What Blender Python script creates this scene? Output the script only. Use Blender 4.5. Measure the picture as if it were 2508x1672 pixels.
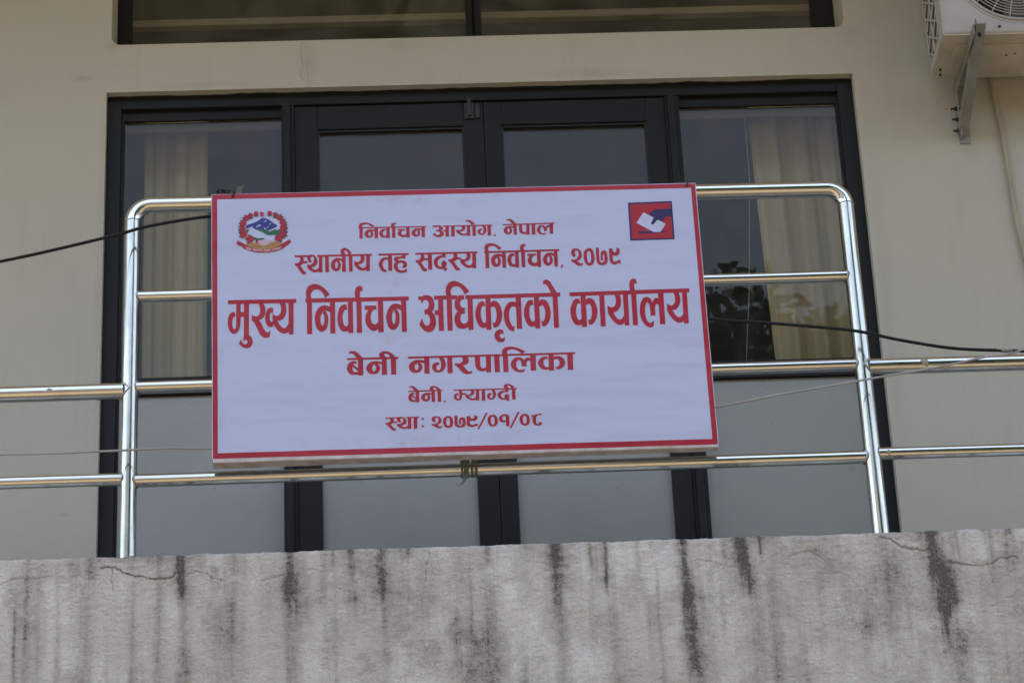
import bpy, bmesh, math, random
import numpy as np
from mathutils import Vector, Matrix, noise as mnoise

random.seed(7)
for o in list(bpy.data.objects):
    bpy.data.objects.remove(o)
SC = bpy.context.scene
COL = SC.collection
R = math.radians

# ------------------------------------------------------------------ camera
cam_d = bpy.data.cameras.new('camera')
cam_d.sensor_width = 36.0
cam_d.lens = 102.856
cam_d.clip_start = 0.1
cam_d.clip_end = 5000
cam = bpy.data.objects.new('camera', cam_d)
COL.objects.link(cam)
r_, u_, f_ = (0.99892822, -0.01977809, -0.04184786), (0.02878433, -0.44257957, 0.89626714), (0.03624746, 0.8965111, 0.44153592)
cam.matrix_world = Matrix(((r_[0], u_[0], -f_[0], -0.17352953), (r_[1], u_[1], -f_[1], -8.10903245),
                           (r_[2], u_[2], -f_[2], -3.59808288), (0, 0, 0, 1)))
SC.camera = cam

# ------------------------------------------------------------------ world, sun, exposure
SUN_EL, SUN_ROT = 62.0, -28.0          # sun stands behind the building, so the facade lies in open shade
W = bpy.data.worlds.new('World')
SC.world = W
W.use_nodes = True
nt = W.node_tree
sky = nt.nodes.new('ShaderNodeTexSky')
sky.sky_type = 'NISHITA'
sky.sun_disc = False
sky.sun_elevation = R(SUN_EL)
sky.sun_rotation = R(SUN_ROT)
sky.altitude = 800
sky.air_density = 1.0
sky.dust_density = 2.0
sky.ozone_density = 1.0
hsv = nt.nodes.new('ShaderNodeHueSaturation')   # hazy, washed-out sky
hsv.inputs['Saturation'].default_value = 0.68
nt.links.new(sky.outputs[0], hsv.inputs['Color'])
bg = nt.nodes['Background']
nt.links.new(hsv.outputs[0], bg.inputs[0])
bg.inputs[1].default_value = 0.15
sun_d = bpy.data.lights.new('sun', 'SUN')
sun_d.energy = 1.2
sun_d.angle = R(12)
sun_d.color = (1.0, 0.94, 0.84)
sun = bpy.data.objects.new('sun', sun_d)
COL.objects.link(sun)
sun.rotation_euler = (-R(90 - SUN_EL), 0, -R(SUN_ROT))
SC.view_settings.view_transform = 'Standard'
SC.view_settings.look = 'None'
SC.view_settings.exposure = 2.46
SC.view_settings.gamma = 1.0

# ------------------------------------------------------------------ helpers
def tag(o, label=None, cat=None, group=None, kind=None):
    if label: o['label'] = label
    if cat: o['category'] = cat
    if group: o['group'] = group
    if kind: o['kind'] = kind
    return o

def empty(name, loc=(0, 0, 0), label=None, cat=None, group=None):
    o = bpy.data.objects.new(name, None)
    o.location = loc
    o.empty_display_size = 0.1
    COL.objects.link(o)
    return tag(o, label, cat, group)

class MB:
    """collects shapes, links them as one mesh object"""
    def __init__(self):
        self.bm = bmesh.new()
    def box(self, x0, x1, y0, y1, z0, z1, bev=0.0, m=0):
        vs = [self.bm.verts.new((x, y, z)) for x in (x0, x1) for y in (y0, y1) for z in (z0, z1)]
        fs = [(0, 1, 3, 2), (4, 6, 7, 5), (0, 4, 5, 1), (2, 3, 7, 6), (0, 2, 6, 4), (1, 5, 7, 3)]
        nf = [self.bm.faces.new([vs[i] for i in f]) for f in fs]
        if bev > 0:
            es = list({e for f in nf for e in f.edges})
            r = bmesh.ops.bevel(self.bm, geom=es, offset=bev, segments=2, profile=0.6, affect='EDGES')
            nf = [f for f in r['faces']] + [f for f in nf if f.is_valid]
        for f in nf:
            f.material_index = m
        return self
    def tube(self, pts, r, n=16, cap=True, m=0, rs=None):
        pts = [Vector(p) for p in pts]
        rings = []
        t0 = (pts[1] - pts[0]).normalized()
        a = Vector((0, 0, 1)) if abs(t0.z) < 0.9 else Vector((1, 0, 0))
        u = t0.cross(a).normalized()
        for i, p in enumerate(pts):
            if i == 0: t = pts[1] - p
            elif i == len(pts) - 1: t = p - pts[i - 1]
            else: t = (pts[i + 1] - p).normalized() + (p - pts[i - 1]).normalized()
            t.normalize()
            u = (u - t * u.dot(t)).normalized()
            v = t.cross(u)
            rr = rs[i] if rs else r
            rings.append([self.bm.verts.new(p + (u * math.cos(k * 2 * math.pi / n) + v * math.sin(k * 2 * math.pi / n)) * rr) for k in range(n)])
        for i in range(len(rings) - 1):
            for k in range(n):
                f = self.bm.faces.new([rings[i][k], rings[i][(k + 1) % n], rings[i + 1][(k + 1) % n], rings[i + 1][k]])
                f.smooth = True
                f.material_index = m
        if cap:
            for ring in (rings[0][::-1], rings[-1]):
                f = self.bm.faces.new([self.bm.verts.new(v.co) for v in ring])
                f.material_index = m
        return self
    def poly(self, pts, m=0):
        f = self.bm.faces.new([self.bm.verts.new(p) for p in pts])
        f.material_index = m
        return self
    def build(self, name, mats, parent=None, label=None):
        bmesh.ops.recalc_face_normals(self.bm, faces=self.bm.faces[:])
        me = bpy.data.meshes.new(name)
        self.bm.to_mesh(me)
        self.bm.free()
        for mt in (mats if isinstance(mats, (list, tuple)) else [mats]):
            me.materials.append(mt)
        o = bpy.data.objects.new(name, me)
        COL.objects.link(o)
        if parent: o.parent = parent
        if label: o['label'] = label
        return o

def smooth_path(pts, k=8):
    P = [Vector(p) for p in pts]
    out = []
    for i in range(len(P) - 1):
        a, b, c, d = P[max(i - 1, 0)], P[i], P[i + 1], P[min(i + 2, len(P) - 1)]
        for j in range(k):
            t = j / k
            out.append(0.5 * ((2 * b) + (c - a) * t + (2 * a - 5 * b + 4 * c - d) * t * t + (3 * b - a - 3 * c + d) * t ** 3))
    out.append(P[-1])
    return out

# ------------------------------------------------------------------ materials
def mat(name, col, rough=0.6, metal=0.0, spec=0.5):
    m = bpy.data.materials.new(name)
    m.use_nodes = True
    b = m.node_tree.nodes['Principled BSDF']
    b.inputs['Base Color'].default_value = (*col, 1)
    b.inputs['Roughness'].default_value = rough
    b.inputs['Metallic'].default_value = metal
    b.inputs['Specular IOR Level'].default_value = spec
    return m

class NT:
    def __init__(self, m):
        self.t = m.node_tree
        self.b = self.t.nodes['Principled BSDF']
        self.tc = self.t.nodes.new('ShaderNodeTexCoord')
    def n(self, typ, **kw):
        x = self.t.nodes.new(typ)
        for k, v in kw.items(): setattr(x, k, v)
        return x
    def L(self, a, b): self.t.links.new(a, b)
    def noise(self, scale, detail=5, rough=0.6, stretch=None, dist=0.0):
        nz = self.n('ShaderNodeTexNoise')
        nz.inputs['Scale'].default_value = scale
        nz.inputs['Detail'].default_value = detail
        nz.inputs['Roughness'].default_value = rough
        nz.inputs['Distortion'].default_value = dist
        src = self.tc.outputs['Object']
        if stretch:
            mp = self.n('ShaderNodeMapping')
            mp.inputs['Scale'].default_value = stretch
            self.L(src, mp.inputs[0]); src = mp.outputs[0]
        self.L(src, nz.inputs['Vector'])
        return nz.outputs['Fac']
    def ramp(self, fac, stops):
        r = self.n('ShaderNodeValToRGB')
        e = r.color_ramp.elements
        while len(e) < len(stops): e.new(0.5)
        for i, (p, c) in enumerate(stops):
            e[i].position = p
            e[i].color = (*c, 1) if isinstance(c, tuple) else (c, c, c, 1)
        self.L(fac, r.inputs[0])
        return r.outputs[0]
    def mix(self, fac, a, b, mode='MIX'):
        x = self.n('ShaderNodeMix', data_type='RGBA', blend_type=mode)
        for s, v in ((0, fac), (6, a), (7, b)):
            if isinstance(v, tuple): x.inputs[s].default_value = (*v, 1)
            elif isinstance(v, (int, float)): x.inputs[s].default_value = v
            else: self.L(v, x.inputs[s])
        return x.outputs[2]
    def math(self, op, a, b=0.0):
        x = self.n('ShaderNodeMath', operation=op)
        for i, v in enumerate((a, b)):
            if isinstance(v, (int, float)): x.inputs[i].default_value = v
            else: self.L(v, x.inputs[i])
        return x.outputs[0]
    def bump(self, h, strength=0.2, dist=0.01):
        x = self.n('ShaderNodeBump')
        x.inputs['Strength'].default_value = strength
        x.inputs['Distance'].default_value = dist
        self.L(h, x.inputs['Height'])
        self.L(x.outputs[0], self.b.inputs['Normal'])
    def color(self, c): self.L(c, self.b.inputs['Base Color'])
    def rough(self, c): self.L(c, self.b.inputs['Roughness'])

def mottled(name, c1, c2, scale, rough=0.7, metal=0.0, bump=0.0, bscale=60, stretch=None):
    m = mat(name, c1, rough, metal)
    t = NT(m)
    t.color(t.mix(t.ramp(t.noise(scale, 6, 0.6, stretch), [(0.35, 0.0), (0.65, 1.0)]), c1, c2))
    if bump: t.bump(t.noise(bscale, 4), bump, 0.004)
    return m

# painted render of the facade
M_WALL = mat('wall_paint', (0.47, 0.435, 0.37), 0.75)
t = NT(M_WALL)
def blobmask(t, cx, cz, rx, rz, k):
    """soft elliptical patch at a place on a facade-parallel surface"""
    mp = t.n('ShaderNodeMapping'); mp.vector_type = 'TEXTURE'
    mp.inputs['Location'].default_value = (cx, 0, cz); mp.inputs['Scale'].default_value = (rx, 1000, rz)
    t.L(t.tc.outputs['Object'], mp.inputs[0])
    ln = t.n('ShaderNodeVectorMath', operation='LENGTH'); t.L(mp.outputs[0], ln.inputs[0])
    return t.math('MULTIPLY', t.ramp(ln.outputs['Value'], [(0.0, 1.0), (1.0, 0.0)]), k)
c = t.mix(t.ramp(t.noise(1.3, 6, 0.65), [(0.3, 0.0), (0.7, 1.0)]), (0.468, 0.448, 0.364), (0.436, 0.417, 0.34))
c = t.mix(t.ramp(t.noise(5.0, 8, 0.7, (1, 1, 2.2)), [(0.6, 0.0), (0.8, 0.35)]), c, (0.36, 0.33, 0.27))
c = t.mix(t.ramp(t.noise(7.0, 6, 0.65, (2.5, 1, .22)), [(0.55, 0.0), (0.8, 0.28)]), c, (0.33, 0.30, 0.24))
c = t.mix(t.ramp(t.noise(45, 3, 0.5), [(0.76, 0.0), (0.80, 0.8)]), c, (0.22, 0.19, 0.16))
acc = 0.0
for bl in ((-1.335, 2.06, .06, .018, .8), (-1.345, .33, .028, .010, .9), (-1.23, .335, .025, .009, .8), (-.50, 2.10, .05, .10, .45), (-.15, 2.17, .10, .03, .3), (.55, 2.03, .30, .025, .4), (-.9, 2.02, .25, .02, .4), (-1.25, 1.2, .02, .9, .3), (1.53, 1.0, .03, 1.0, .3), (1.80, 1.86, .22, .12, .55), (2.1, 1.85, .25, .10, .5), (1.9, 1.66, .05, .06, .4), (1.49, 2.18, .06, .03, .4), (-1.22, 2.19, .05, .03, .4)):  # smudges and dirt, plus darker patches below the outdoor unit and beside the door
    acc = t.math('MAXIMUM', acc, blobmask(t, *bl))
c = t.mix(t.math('MULTIPLY', acc, t.ramp(t.noise(14, 6, .7), [(.3, .25), (.65, 1.)])), c, (0.29, 0.26, 0.205))
# two hairline cracks in the lintel render
sep = t.n('ShaderNodeSeparateXYZ'); t.L(t.tc.outputs['Object'], sep.inputs[0])
wob_ = t.math('MULTIPLY', t.math('SUBTRACT', t.noise(14, 5, .65), .5), .05)
for x0_, z0_, z1_ in ((-.522, 2.03, 2.20), (-.505, 2.0, 2.12)):
    d_ = t.math('ABSOLUTE', t.math('SUBTRACT', t.math('ADD', sep.outputs[0], wob_), x0_))
    mk = t.math('MULTIPLY', t.math('LESS_THAN', d_, .0011), t.math('MULTIPLY', t.math('GREATER_THAN', sep.outputs[2], z0_), t.math('LESS_THAN', sep.outputs[2], z1_)))
    c = t.mix(t.math('MULTIPLY', mk, .55), c, (0.16, 0.14, 0.11))
t.color(c)
t.bump(t.math('ADD', t.noise(9, 5, 0.55), t.math('MULTIPLY', t.noise(120, 4, 0.6, (0.5, 1, 1.6)), 0.3)), 0.4, 0.007)

M_BLACK = mottled('black_aluminium', (0.0115, 0.012, 0.012), (0.015, 0.0155, 0.015), 3, 0.5, 0.0)
M_BLACK.node_tree.nodes['Principled BSDF'].inputs['Specular IOR Level'].default_value = 0.22
M_BLACKIN = mat('black_bead', (0.008, 0.008, 0.009), 0.5)
M_SEAL = mat('sealant', (0.02, 0.02, 0.018), 0.6)
M_PANEL = mat('grey_panel', (0.3, 0.31, 0.3), 0.3)
t = NT(M_PANEL)
c = t.mix(t.ramp(t.noise(1.8, 5, .6), [(.3, 0.), (.7, 1.)]), (0.31, 0.312, 0.285), (0.28, 0.282, 0.26))
c = t.mix(t.ramp(t.noise(3.5, 7, .7, (2.5, 1, .35)), [(.45, 0.), (.85, .3)]), c, (0.24, 0.235, 0.21))
c = t.mix(t.ramp(t.noise(70, 3, .5), [(.72, 0.), (.78, .5)]), c, (0.16, 0.15, 0.13))
t.color(c)
t.rough(t.ramp(t.noise(4, 6, .7), [(.3, .26), (.75, .36)]))
t.bump(t.noise(3, 3, .5), .05, .02)
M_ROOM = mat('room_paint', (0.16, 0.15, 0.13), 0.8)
M_SOFFIT = mat('soffit_paint', (0.78, 0.77, 0.71), 0.8)
M_PALE = mat('pale_batten', (0.55, 0.52, 0.44), 0.6)

def glass(name, tint, ior=1.5, dust_haze=.05):
    m = bpy.data.materials.new(name)
    m.use_nodes = True
    n = m.node_tree
    n.nodes.remove(n.nodes['Principled BSDF'])
    out = n.nodes['Material Output']
    tr = n.nodes.new('ShaderNodeBsdfTransparent'); tr.inputs[0].default_value = (*tint, 1)
    gl = n.nodes.new('ShaderNodeBsdfGlossy'); gl.inputs['Roughness'].default_value = 0.01
    gl.inputs[0].default_value = (1.0, 0.98, 0.93, 1)
    fr = n.nodes.new('ShaderNodeFresnel'); fr.inputs[0].default_value = ior
    mx = n.nodes.new('ShaderNodeMixShader')
    # a float pane is never dead flat: faint long-wave waviness
    tc = n.nodes.new('ShaderNodeTexCoord'); nz = n.nodes.new('ShaderNodeTexNoise'); nz.inputs['Scale'].default_value = 3.0
    bp = n.nodes.new('ShaderNodeBump'); bp.inputs['Strength'].default_value = 0.03; bp.inputs['Distance'].default_value = 0.02
    n.links.new(tc.outputs['Object'], nz.inputs[0]); n.links.new(nz.outputs[0], bp.inputs['Height'])
    n.links.new(bp.outputs[0], gl.inputs['Normal'])
    n.links.new(fr.outputs[0], mx.inputs[0]); n.links.new(tr.outputs[0], mx.inputs[1]); n.links.new(gl.outputs[0], mx.inputs[2])
    # dusty film with wiped arcs; doubles as painted haze that lifts dark panes
    df = n.nodes.new('ShaderNodeBsdfDiffuse'); df.inputs[0].default_value = (0.42, 0.41, 0.36, 1)
    n2 = n.nodes.new('ShaderNodeTexNoise'); n2.inputs['Scale'].default_value = 4.0; n2.inputs['Detail'].default_value = 6; n2.inputs['Distortion'].default_value = 1.6
    rp = n.nodes.new('ShaderNodeValToRGB'); rp.color_ramp.elements[0].position = .35; rp.color_ramp.elements[0].color = (.008, .008, .008, 1); rp.color_ramp.elements[1].position = .75; rp.color_ramp.elements[1].color = (dust_haze, dust_haze, dust_haze, 1)
    m2 = n.nodes.new('ShaderNodeMixShader')
    n.links.new(tc.outputs['Object'], n2.inputs[0]); n.links.new(n2.outputs[0], rp.inputs[0]); n.links.new(rp.outputs[0], m2.inputs[0])
    n.links.new(mx.outputs[0], m2.inputs[1]); n.links.new(df.outputs[0], m2.inputs[2])
    n.links.new(m2.outputs[0], out.inputs[0])
    return m
M_GLASS = glass('tinted_glass', (0.84, 0.83, 0.79), 1.275, .05)
M_GLASS_UP = glass('hazed_glass', (0.84, 0.83, 0.79), 1.4, .15)  # stronger pale film put in to brighten the dark upper panes

M_STEEL = mat('stainless_steel', (0.68, 0.68, 0.645), 0.07, 1.0)
t = NT(M_STEEL)
f = t.ramp(t.noise(7, 7, 0.7), [(0.55, 0.0), (0.75, 1.0)])
t.color(t.mix(f, (0.70, 0.70, 0.665), (0.56, 0.545, 0.49)))
t.rough(t.ramp(t.noise(16, 6, 0.7), [(0.35, 0.04), (0.72, 0.14)]))
t.bump(t.noise(30, 4, 0.6), 0.012, 0.004)
M_POST = mat('weathered_post_steel', (0.8, 0.8, 0.74), 0.1, 1.0)
t = NT(M_POST)
g1 = t.ramp(t.noise(30, 5, .65, (1, 1, .05)), [(.42, 0.), (.62, 1.)])
g2 = t.ramp(t.noise(5, 6, .7, (2.5, 2.5, 1)), [(.48, 0.), (.7, 1.)])
c = t.mix(g1, (0.58, 0.57, 0.51), (0.41, 0.40, 0.345))
c = t.mix(t.math('MULTIPLY', g2, .8), c, (0.36, 0.34, 0.28))
t.color(c)
t.rough(t.ramp(t.noise(18, 6, .7, (1, 1, .15)), [(.35, .08), (.7, .3)]))
t.bump(t.noise(40, 4, .6, (1, 1, .12)), .03, .004)
M_WELD = mottled('weld_metal', (0.42, 0.39, 0.35), (0.22, 0.2, 0.17), 90, 0.3, 1.0, 0.3, 200)

# ------------------------------------------------------------------ setting
GZ = -5.2
def structure(mb, name, m, label=None):
    o = mb.build(name, m)
    return tag(o, kind='structure')

M_GROUND = mottled('dusty_ground', (0.25, 0.18, 0.096), (0.20, 0.145, 0.078), 0.25, 0.9)
g = MB()
g.poly([(-900, -900, GZ), (900, -900, GZ), (900, 900, GZ), (-900, 900, GZ)])
structure(g, 'ground', M_GROUND)

# far wooded valley side behind the photographer (seen only in the pipes and panes)
M_HILL = mottled('wooded_hill', (0.035, 0.05, 0.022), (0.07, 0.08, 0.04), 0.02, 0.95)
bm = bmesh.new()
NA, NR = 60, 8
rows = []
for j in range(NR):
    row = []
    for i in range(NA):
        a = math.pi + math.pi * i / (NA - 1)
        rad = 130 + 75 * j
        h = (j / (NR - 1)) ** 0.8 * (95 + 35 * mnoise.noise((i * .17, 3.1, 0))) + 6 * mnoise.noise((i * .6, j * .9, 1))
        row.append(bm.verts.new((rad * math.cos(a), rad * math.sin(a), GZ - 1 + max(h, -1))))
    rows.append(row)
for j in range(NR - 1):
    for i in range(NA - 1):
        bm.faces.new([rows[j][i], rows[j][i + 1], rows[j + 1][i + 1], rows[j + 1][i]]).smooth = True
x = MB(); x.bm.free(); x.bm = bm
structure(x, 'hills', M_HILL)

# ------------------------------------------------------------------ building
BLD = empty('office_building', (0, 1.1, GZ), 'cream rendered building front with black framed glazing and a stained concrete balcony', 'building')
def part(mb, name, m, parent=BLD, label=None):
    o = mb.build(name, m, None, label)
    o.parent = parent
    o.matrix_parent_inverse = Matrix.Translation((-BLD.location[0], -BLD.location[1], -BLD.location[2]))
    return o
def subpart(mb, name, m, parent, label=None):
    o = mb.build(name, m, None, label)
    o.parent = parent
    return o

YW, YB = 1.1, 1.36
LO = (-1.24, 1.50, -0.32, 1.997)       # door opening x0,x1,z0,z1
UP = (-1.226, 1.488, 2.20, 3.30)       # upper window opening
XS = [-7.0, -4, -2, UP[0], 0, UP[1], 2, 4, 7.0]
wall = bmesh.new()
def jit(x, z, s=0.0015):
    return s * mnoise.noise((x * 9, z * 9, 2.0))
def quad(a, b, c, d, k=1):
    wall.faces.new([wall.verts.new(p) for p in (a, b, c, d)])
def rect(x0, x1, z0, z1):
    quad((x0, YW, z0), (x1, YW, z0), (x1, YW, z1), (x0, YW, z1))
# front face round both openings
rect(-7, 7, GZ, -0.32)
rect(-7, LO[0], -0.32, LO[3]); rect(LO[1], 7, -0.32, LO[3])
rect(-7, 7, LO[3], UP[2] - 0.001)
rc = 0.035                              # rounded lower corners of the upper opening
rect(-7, UP[0], UP[2] - .001, UP[3]); rect(UP[1], 7, UP[2] - .001, UP[3])
rect(-7, 7, UP[3], 7.0)
def reveal(pts, y1):
    for (xa, za), (xb, zb) in zip(pts[:-1], pts[1:]):
        quad((xa, YW, za), (xb, YW, zb), (xb, y1, zb), (xa, y1, za))
def wob(pts, n=30):
    out = []
    for (xa, za), (xb, zb) in zip(pts[:-1], pts[1:]):
        for i in range(n):
            out.append((xa + (xb - xa) * i / n, za + (zb - za) * i / n))
    return out + [pts[-1]]
reveal([(LO[0], -0.32), (LO[0], LO[3]), (LO[1], LO[3]), (LO[1], -0.32)], YB)
# upper opening: fillet pieces + reveal
arcL = [(UP[0] + rc - rc * math.cos(a), UP[2] + rc - rc * math.sin(a)) for a in [i * math.pi / 12 for i in range(7)]]
arcR = [(UP[1] - rc + rc * math.cos(a), UP[2] + rc - rc * math.sin(a)) for a in [i * math.pi / 12 for i in range(6, -1, -1)]]
for arc, cx in ((arcL, UP[0]), (arcR, UP[1])):
    wall.faces.new([wall.verts.new((x, YW, z)) for x, z in arc] + [wall.verts.new((cx, YW, UP[2]))])
reveal([(UP[0], UP[3])] + arcL + arcR + [(UP[1], UP[3]), (UP[0], UP[3])], YB)
# flanks, back
quad((-7, YW, GZ), (-7, YW, 7), (-7, 10, 7), (-7, 10, GZ)); quad((7, YW, GZ), (7, YW, 7), (7, 10, 7), (7, 10, GZ)); quad((-7, 10, GZ), (7, 10, GZ), (7, 10, 7), (-7, 10, 7))
w = MB(); w.bm.free(); w.bm = wall
part(w, 'wall', M_WALL, label='cream painted rendered wall')
part(MB().box(-7.4, 7.4, 0.6, 10.4, 7.0, 7.2), 'roof', M_SOFFIT)
part(MB().box(-7, 7, -1.24, YW - 0.003, 3.45, 3.6).box(-7, 7, -1.30, -1.241, 3.41, 3.58), 'eave', M_SOFFIT)
# dark rooms behind the glazing
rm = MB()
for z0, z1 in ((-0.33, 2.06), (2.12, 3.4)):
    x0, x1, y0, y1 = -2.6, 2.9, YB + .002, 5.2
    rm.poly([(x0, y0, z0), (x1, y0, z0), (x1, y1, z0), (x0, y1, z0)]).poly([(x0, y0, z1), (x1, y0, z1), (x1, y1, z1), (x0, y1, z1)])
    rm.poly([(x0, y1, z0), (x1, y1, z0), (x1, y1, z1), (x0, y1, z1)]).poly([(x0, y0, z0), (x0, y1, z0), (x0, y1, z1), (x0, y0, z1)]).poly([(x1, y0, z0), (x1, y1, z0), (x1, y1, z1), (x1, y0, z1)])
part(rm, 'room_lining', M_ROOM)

# ---- door glazing, one part with its frame; leaves, panes and panels below it
FY = 1.14
fr = MB()
fr.box(-1.241, -1.188, FY, FY + .05, -0.32, 1.996, .003).box(1.444, 1.502, FY, FY + .05, -0.32, 1.996, .003)
fr.box(-1.188, 1.444, FY, FY + .05, 1.948, 1.996, .003)
# inner steps
fr.box(-1.188, -1.179, FY + .018, FY + .05, -0.32, 1.948).box(1.436, 1.444, FY + .018, FY + .05, -0.32, 1.948)
fr.box(-1.179, -0.607, FY + .022, FY + .05, 1.909, 1.948).box(0.857, 1.436, FY + .022, FY + .05, 1.909, 1.948)
# mullions with a raised rib
fr.box(-0.605, -0.557, FY + .004, FY + .05, -0.32, 1.948, .002).box(-0.596, -0.572, FY - .012, FY + .004, -0.32, 1.946, .003)
fr.box(0.802, 0.855, FY + .004, FY + .05, -0.32, 1.948, .002).box(0.812, 0.838, FY - .012, FY + .004, -0.32, 1.946, .003)
# transoms of the side lights
fr.box(-1.179, -0.607, FY + .010, FY + .05, 0.795, 0.862, .003).box(0.857, 1.436, FY + .010, FY + .05, 0.795, 0.862, .003)
DOOR = part(fr, 'balcony_door', M_BLACK, label='black aluminium double door with fixed side lights')
for x0, x1 in ((-0.556, 0.1335), (0.1355, 0.801)):
    lf = MB()
    y0 = FY + .008
    sl = 0.082 if x0 < 0 else 0.063
    sr = 0.074 if x0 < 0 else 0.070
    lf.box(x0, x0 + sl, y0, y0 + .04, -0.31, 1.944, .003).box(x1 - sr, x1, y0, y0 + .04, -0.31, 1.944, .003)
    lf.box(x0 + sl, x1 - sr, y0, y0 + .04, 1.846, 1.944, .003).box(x0 + sl, x1 - sr, y0, y0 + .04, 0.79, 0.87, .003).box(x0 + sl, x1 - sr, y0, y0 + .04, -0.31, -0.2, .003)
    # glazing beads
    for a, b, c, d in ((x0 + sl, x0 + sl + .006, .87, 1.846), (x1 - sr - .006, x1 - sr, .87, 1.846), (x0 + sl + .006, x1 - sr - .006, 1.838, 1.846)):
        lf.box(a, b, y0 + .008, y0 + .03, c, d, m=1)
    subpart(lf, 'door_leaf', [M_BLACK, M_BLACKIN], DOOR)
    subpart(MB().box(x0 + sl + .001, x1 - sr - .001, y0 + .022, y0 + .027, .872, 1.837), 'pane', M_GLASS, DOOR)
    subpart(MB().box(x0 + sl, x1 - sr, y0 + .016, y0 + .028, -.2, .79), 'panel', M_PANEL, DOOR)
for x0, x1 in ((-1.179, -0.607), (0.857, 1.436)):
    subpart(MB().box(x0, x1, FY + .034, FY + .039, .863, 1.908), 'pane', M_GLASS, DOOR)
    subpart(MB().box(x0, x1, FY + .026, FY + .040, -.32, .794), 'panel', M_PANEL, DOOR)
M_BOLT = mottled('worn_steel', (0.035, 0.034, 0.033), (0.018, 0.018, 0.018), 80, 0.5, 0.2)
b = MB()
b.box(0.066, 0.100, FY - .001, FY + .008, 1.872, 1.938, .002).box(0.076, 0.090, FY - .009, FY - .001, 1.880, 1.955, .003).box(0.103, .122, FY + .002, FY + .008, 1.875, 1.935, .002)
subpart(b, 'door_bolt', M_BOLT, DOOR)
# ragged black sealant along the soffit above the frame
s = MB()
N = 150
prev = None
for i in range(N + 1):
    xx = -1.238 + 2.736 * i / N
    d = 0.006 + 0.010 * max(0, mnoise.noise((xx * 5, 7, 0)) + .25) + 0.006 * mnoise.noise((xx * 23, 1, 0))
    d = max(d, .002)
    cur = (xx, FY - d, 1.9945 - 0.002 * mnoise.noise((xx * 31, 0, 4)))
    if prev:
        s.poly([(prev[0], FY + .002, 1.9935), (cur[0], FY + .002, 1.9935), cur, prev])
        s.poly([(prev[0], prev[1], 1.9968), (cur[0], cur[1], 1.9968), cur, prev])
    prev = cur
subpart(s, 'sealant', M_SEAL, DOOR)

# ---- upper window
UY = 1.29
uf = MB()
uf.box(-1.226, -1.174, UY, UY + .05, 2.2, 3.3, .003).box(1.403, 1.488, UY, UY + .05, 2.2, 3.3, .003)
uf.box(0.089, 0.112, UY, UY + .05, 2.25, 3.25, .002).box(0.122, 0.146, UY, UY + .05, 2.25, 3.25, .002).box(.112, .122, UY + .02, UY + .05, 2.25, 3.25)
uf.box(-1.174, 1.403, UY, UY + .05, 2.2, 2.25, .003).box(-1.174, 1.403, UY, UY + .05, 3.25, 3.3, .003)
UWIN = part(uf, 'upper_window', M_BLACK, label='black framed window above the door, cut by the top edge')
for x0, x1 in ((-1.173, .088), (.147, 1.402)):
    subpart(MB().box(x0, x1, UY + .024, UY + .028, 2.251, 3.249), 'pane', M_GLASS_UP, UWIN)
sl = MB()
sl.box(UP[0] + .004, UP[1] - .004, YW + .02, UY - .002, UP[2] - .02, UP[2] + .012, .004)
subpart(sl, 'sill', M_WALL, UWIN)

# ---- balcony: slab and stained concrete edge beam
PX0, PX1, PZ0, PZ1, PY = -1.75, 1.95, -1.02, -0.32, -0.10
DX = 0.0028
nx, nz = int((PX1 - PX0) / DX), int(0.70 / DX)
xs = np.linspace(PX0, PX1, nx + 1); zs = np.linspace(PZ1, PZ1 - 0.70, nz + 1)
XX, ZZ = np.meshgrid(xs, zs)
def vnoise(fx, fz, seed, oct=4, pers=0.55):
    rng = np.random.RandomState(seed)
    out = np.zeros_like(XX); amp = 1.0; tot = 0
    for o_ in range(oct):
        T = rng.rand(256, 256)
        u = (XX - PX0) * fx * 2 ** o_; v = (PZ1 - ZZ) * fz * 2 ** o_
        iu, iv = np.floor(u).astype(int), np.floor(v).astype(int)
        fu, fv = u - iu, v - iv
        fu = fu * fu * (3 - 2 * fu); fv = fv * fv * (3 - 2 * fv)
        g = lambda a, b: T[a % 256, b % 256]
        out += amp * (g(iu, iv) * (1 - fu) * (1 - fv) + g(iu + 1, iv) * fu * (1 - fv) + g(iu, iv + 1) * (1 - fu) * fv + g(iu + 1, iv + 1) * fu * fv)
        tot += amp; amp *= pers
    return out / tot * 2 - 1
n_lo = vnoise(5, 4, 1); n_md = vnoise(18, 16, 2); n_hi = vnoise(85, 85, 3, 3, .7); n_st = vnoise(38, 3.2, 4, 4, .6); n_wide = vnoise(9, 1.3, 5, 3); n_fl = vnoise(60, 110, 6, 3, .7); n_run = vnoise(110, 5, 7, 3, .6)
depth = PZ1 - ZZ
stain = np.zeros_like(XX); brown = np.zeros_like(XX); crack = np.zeros_like(XX)
A_ = 1.2066e-3 / 1.8756
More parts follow.
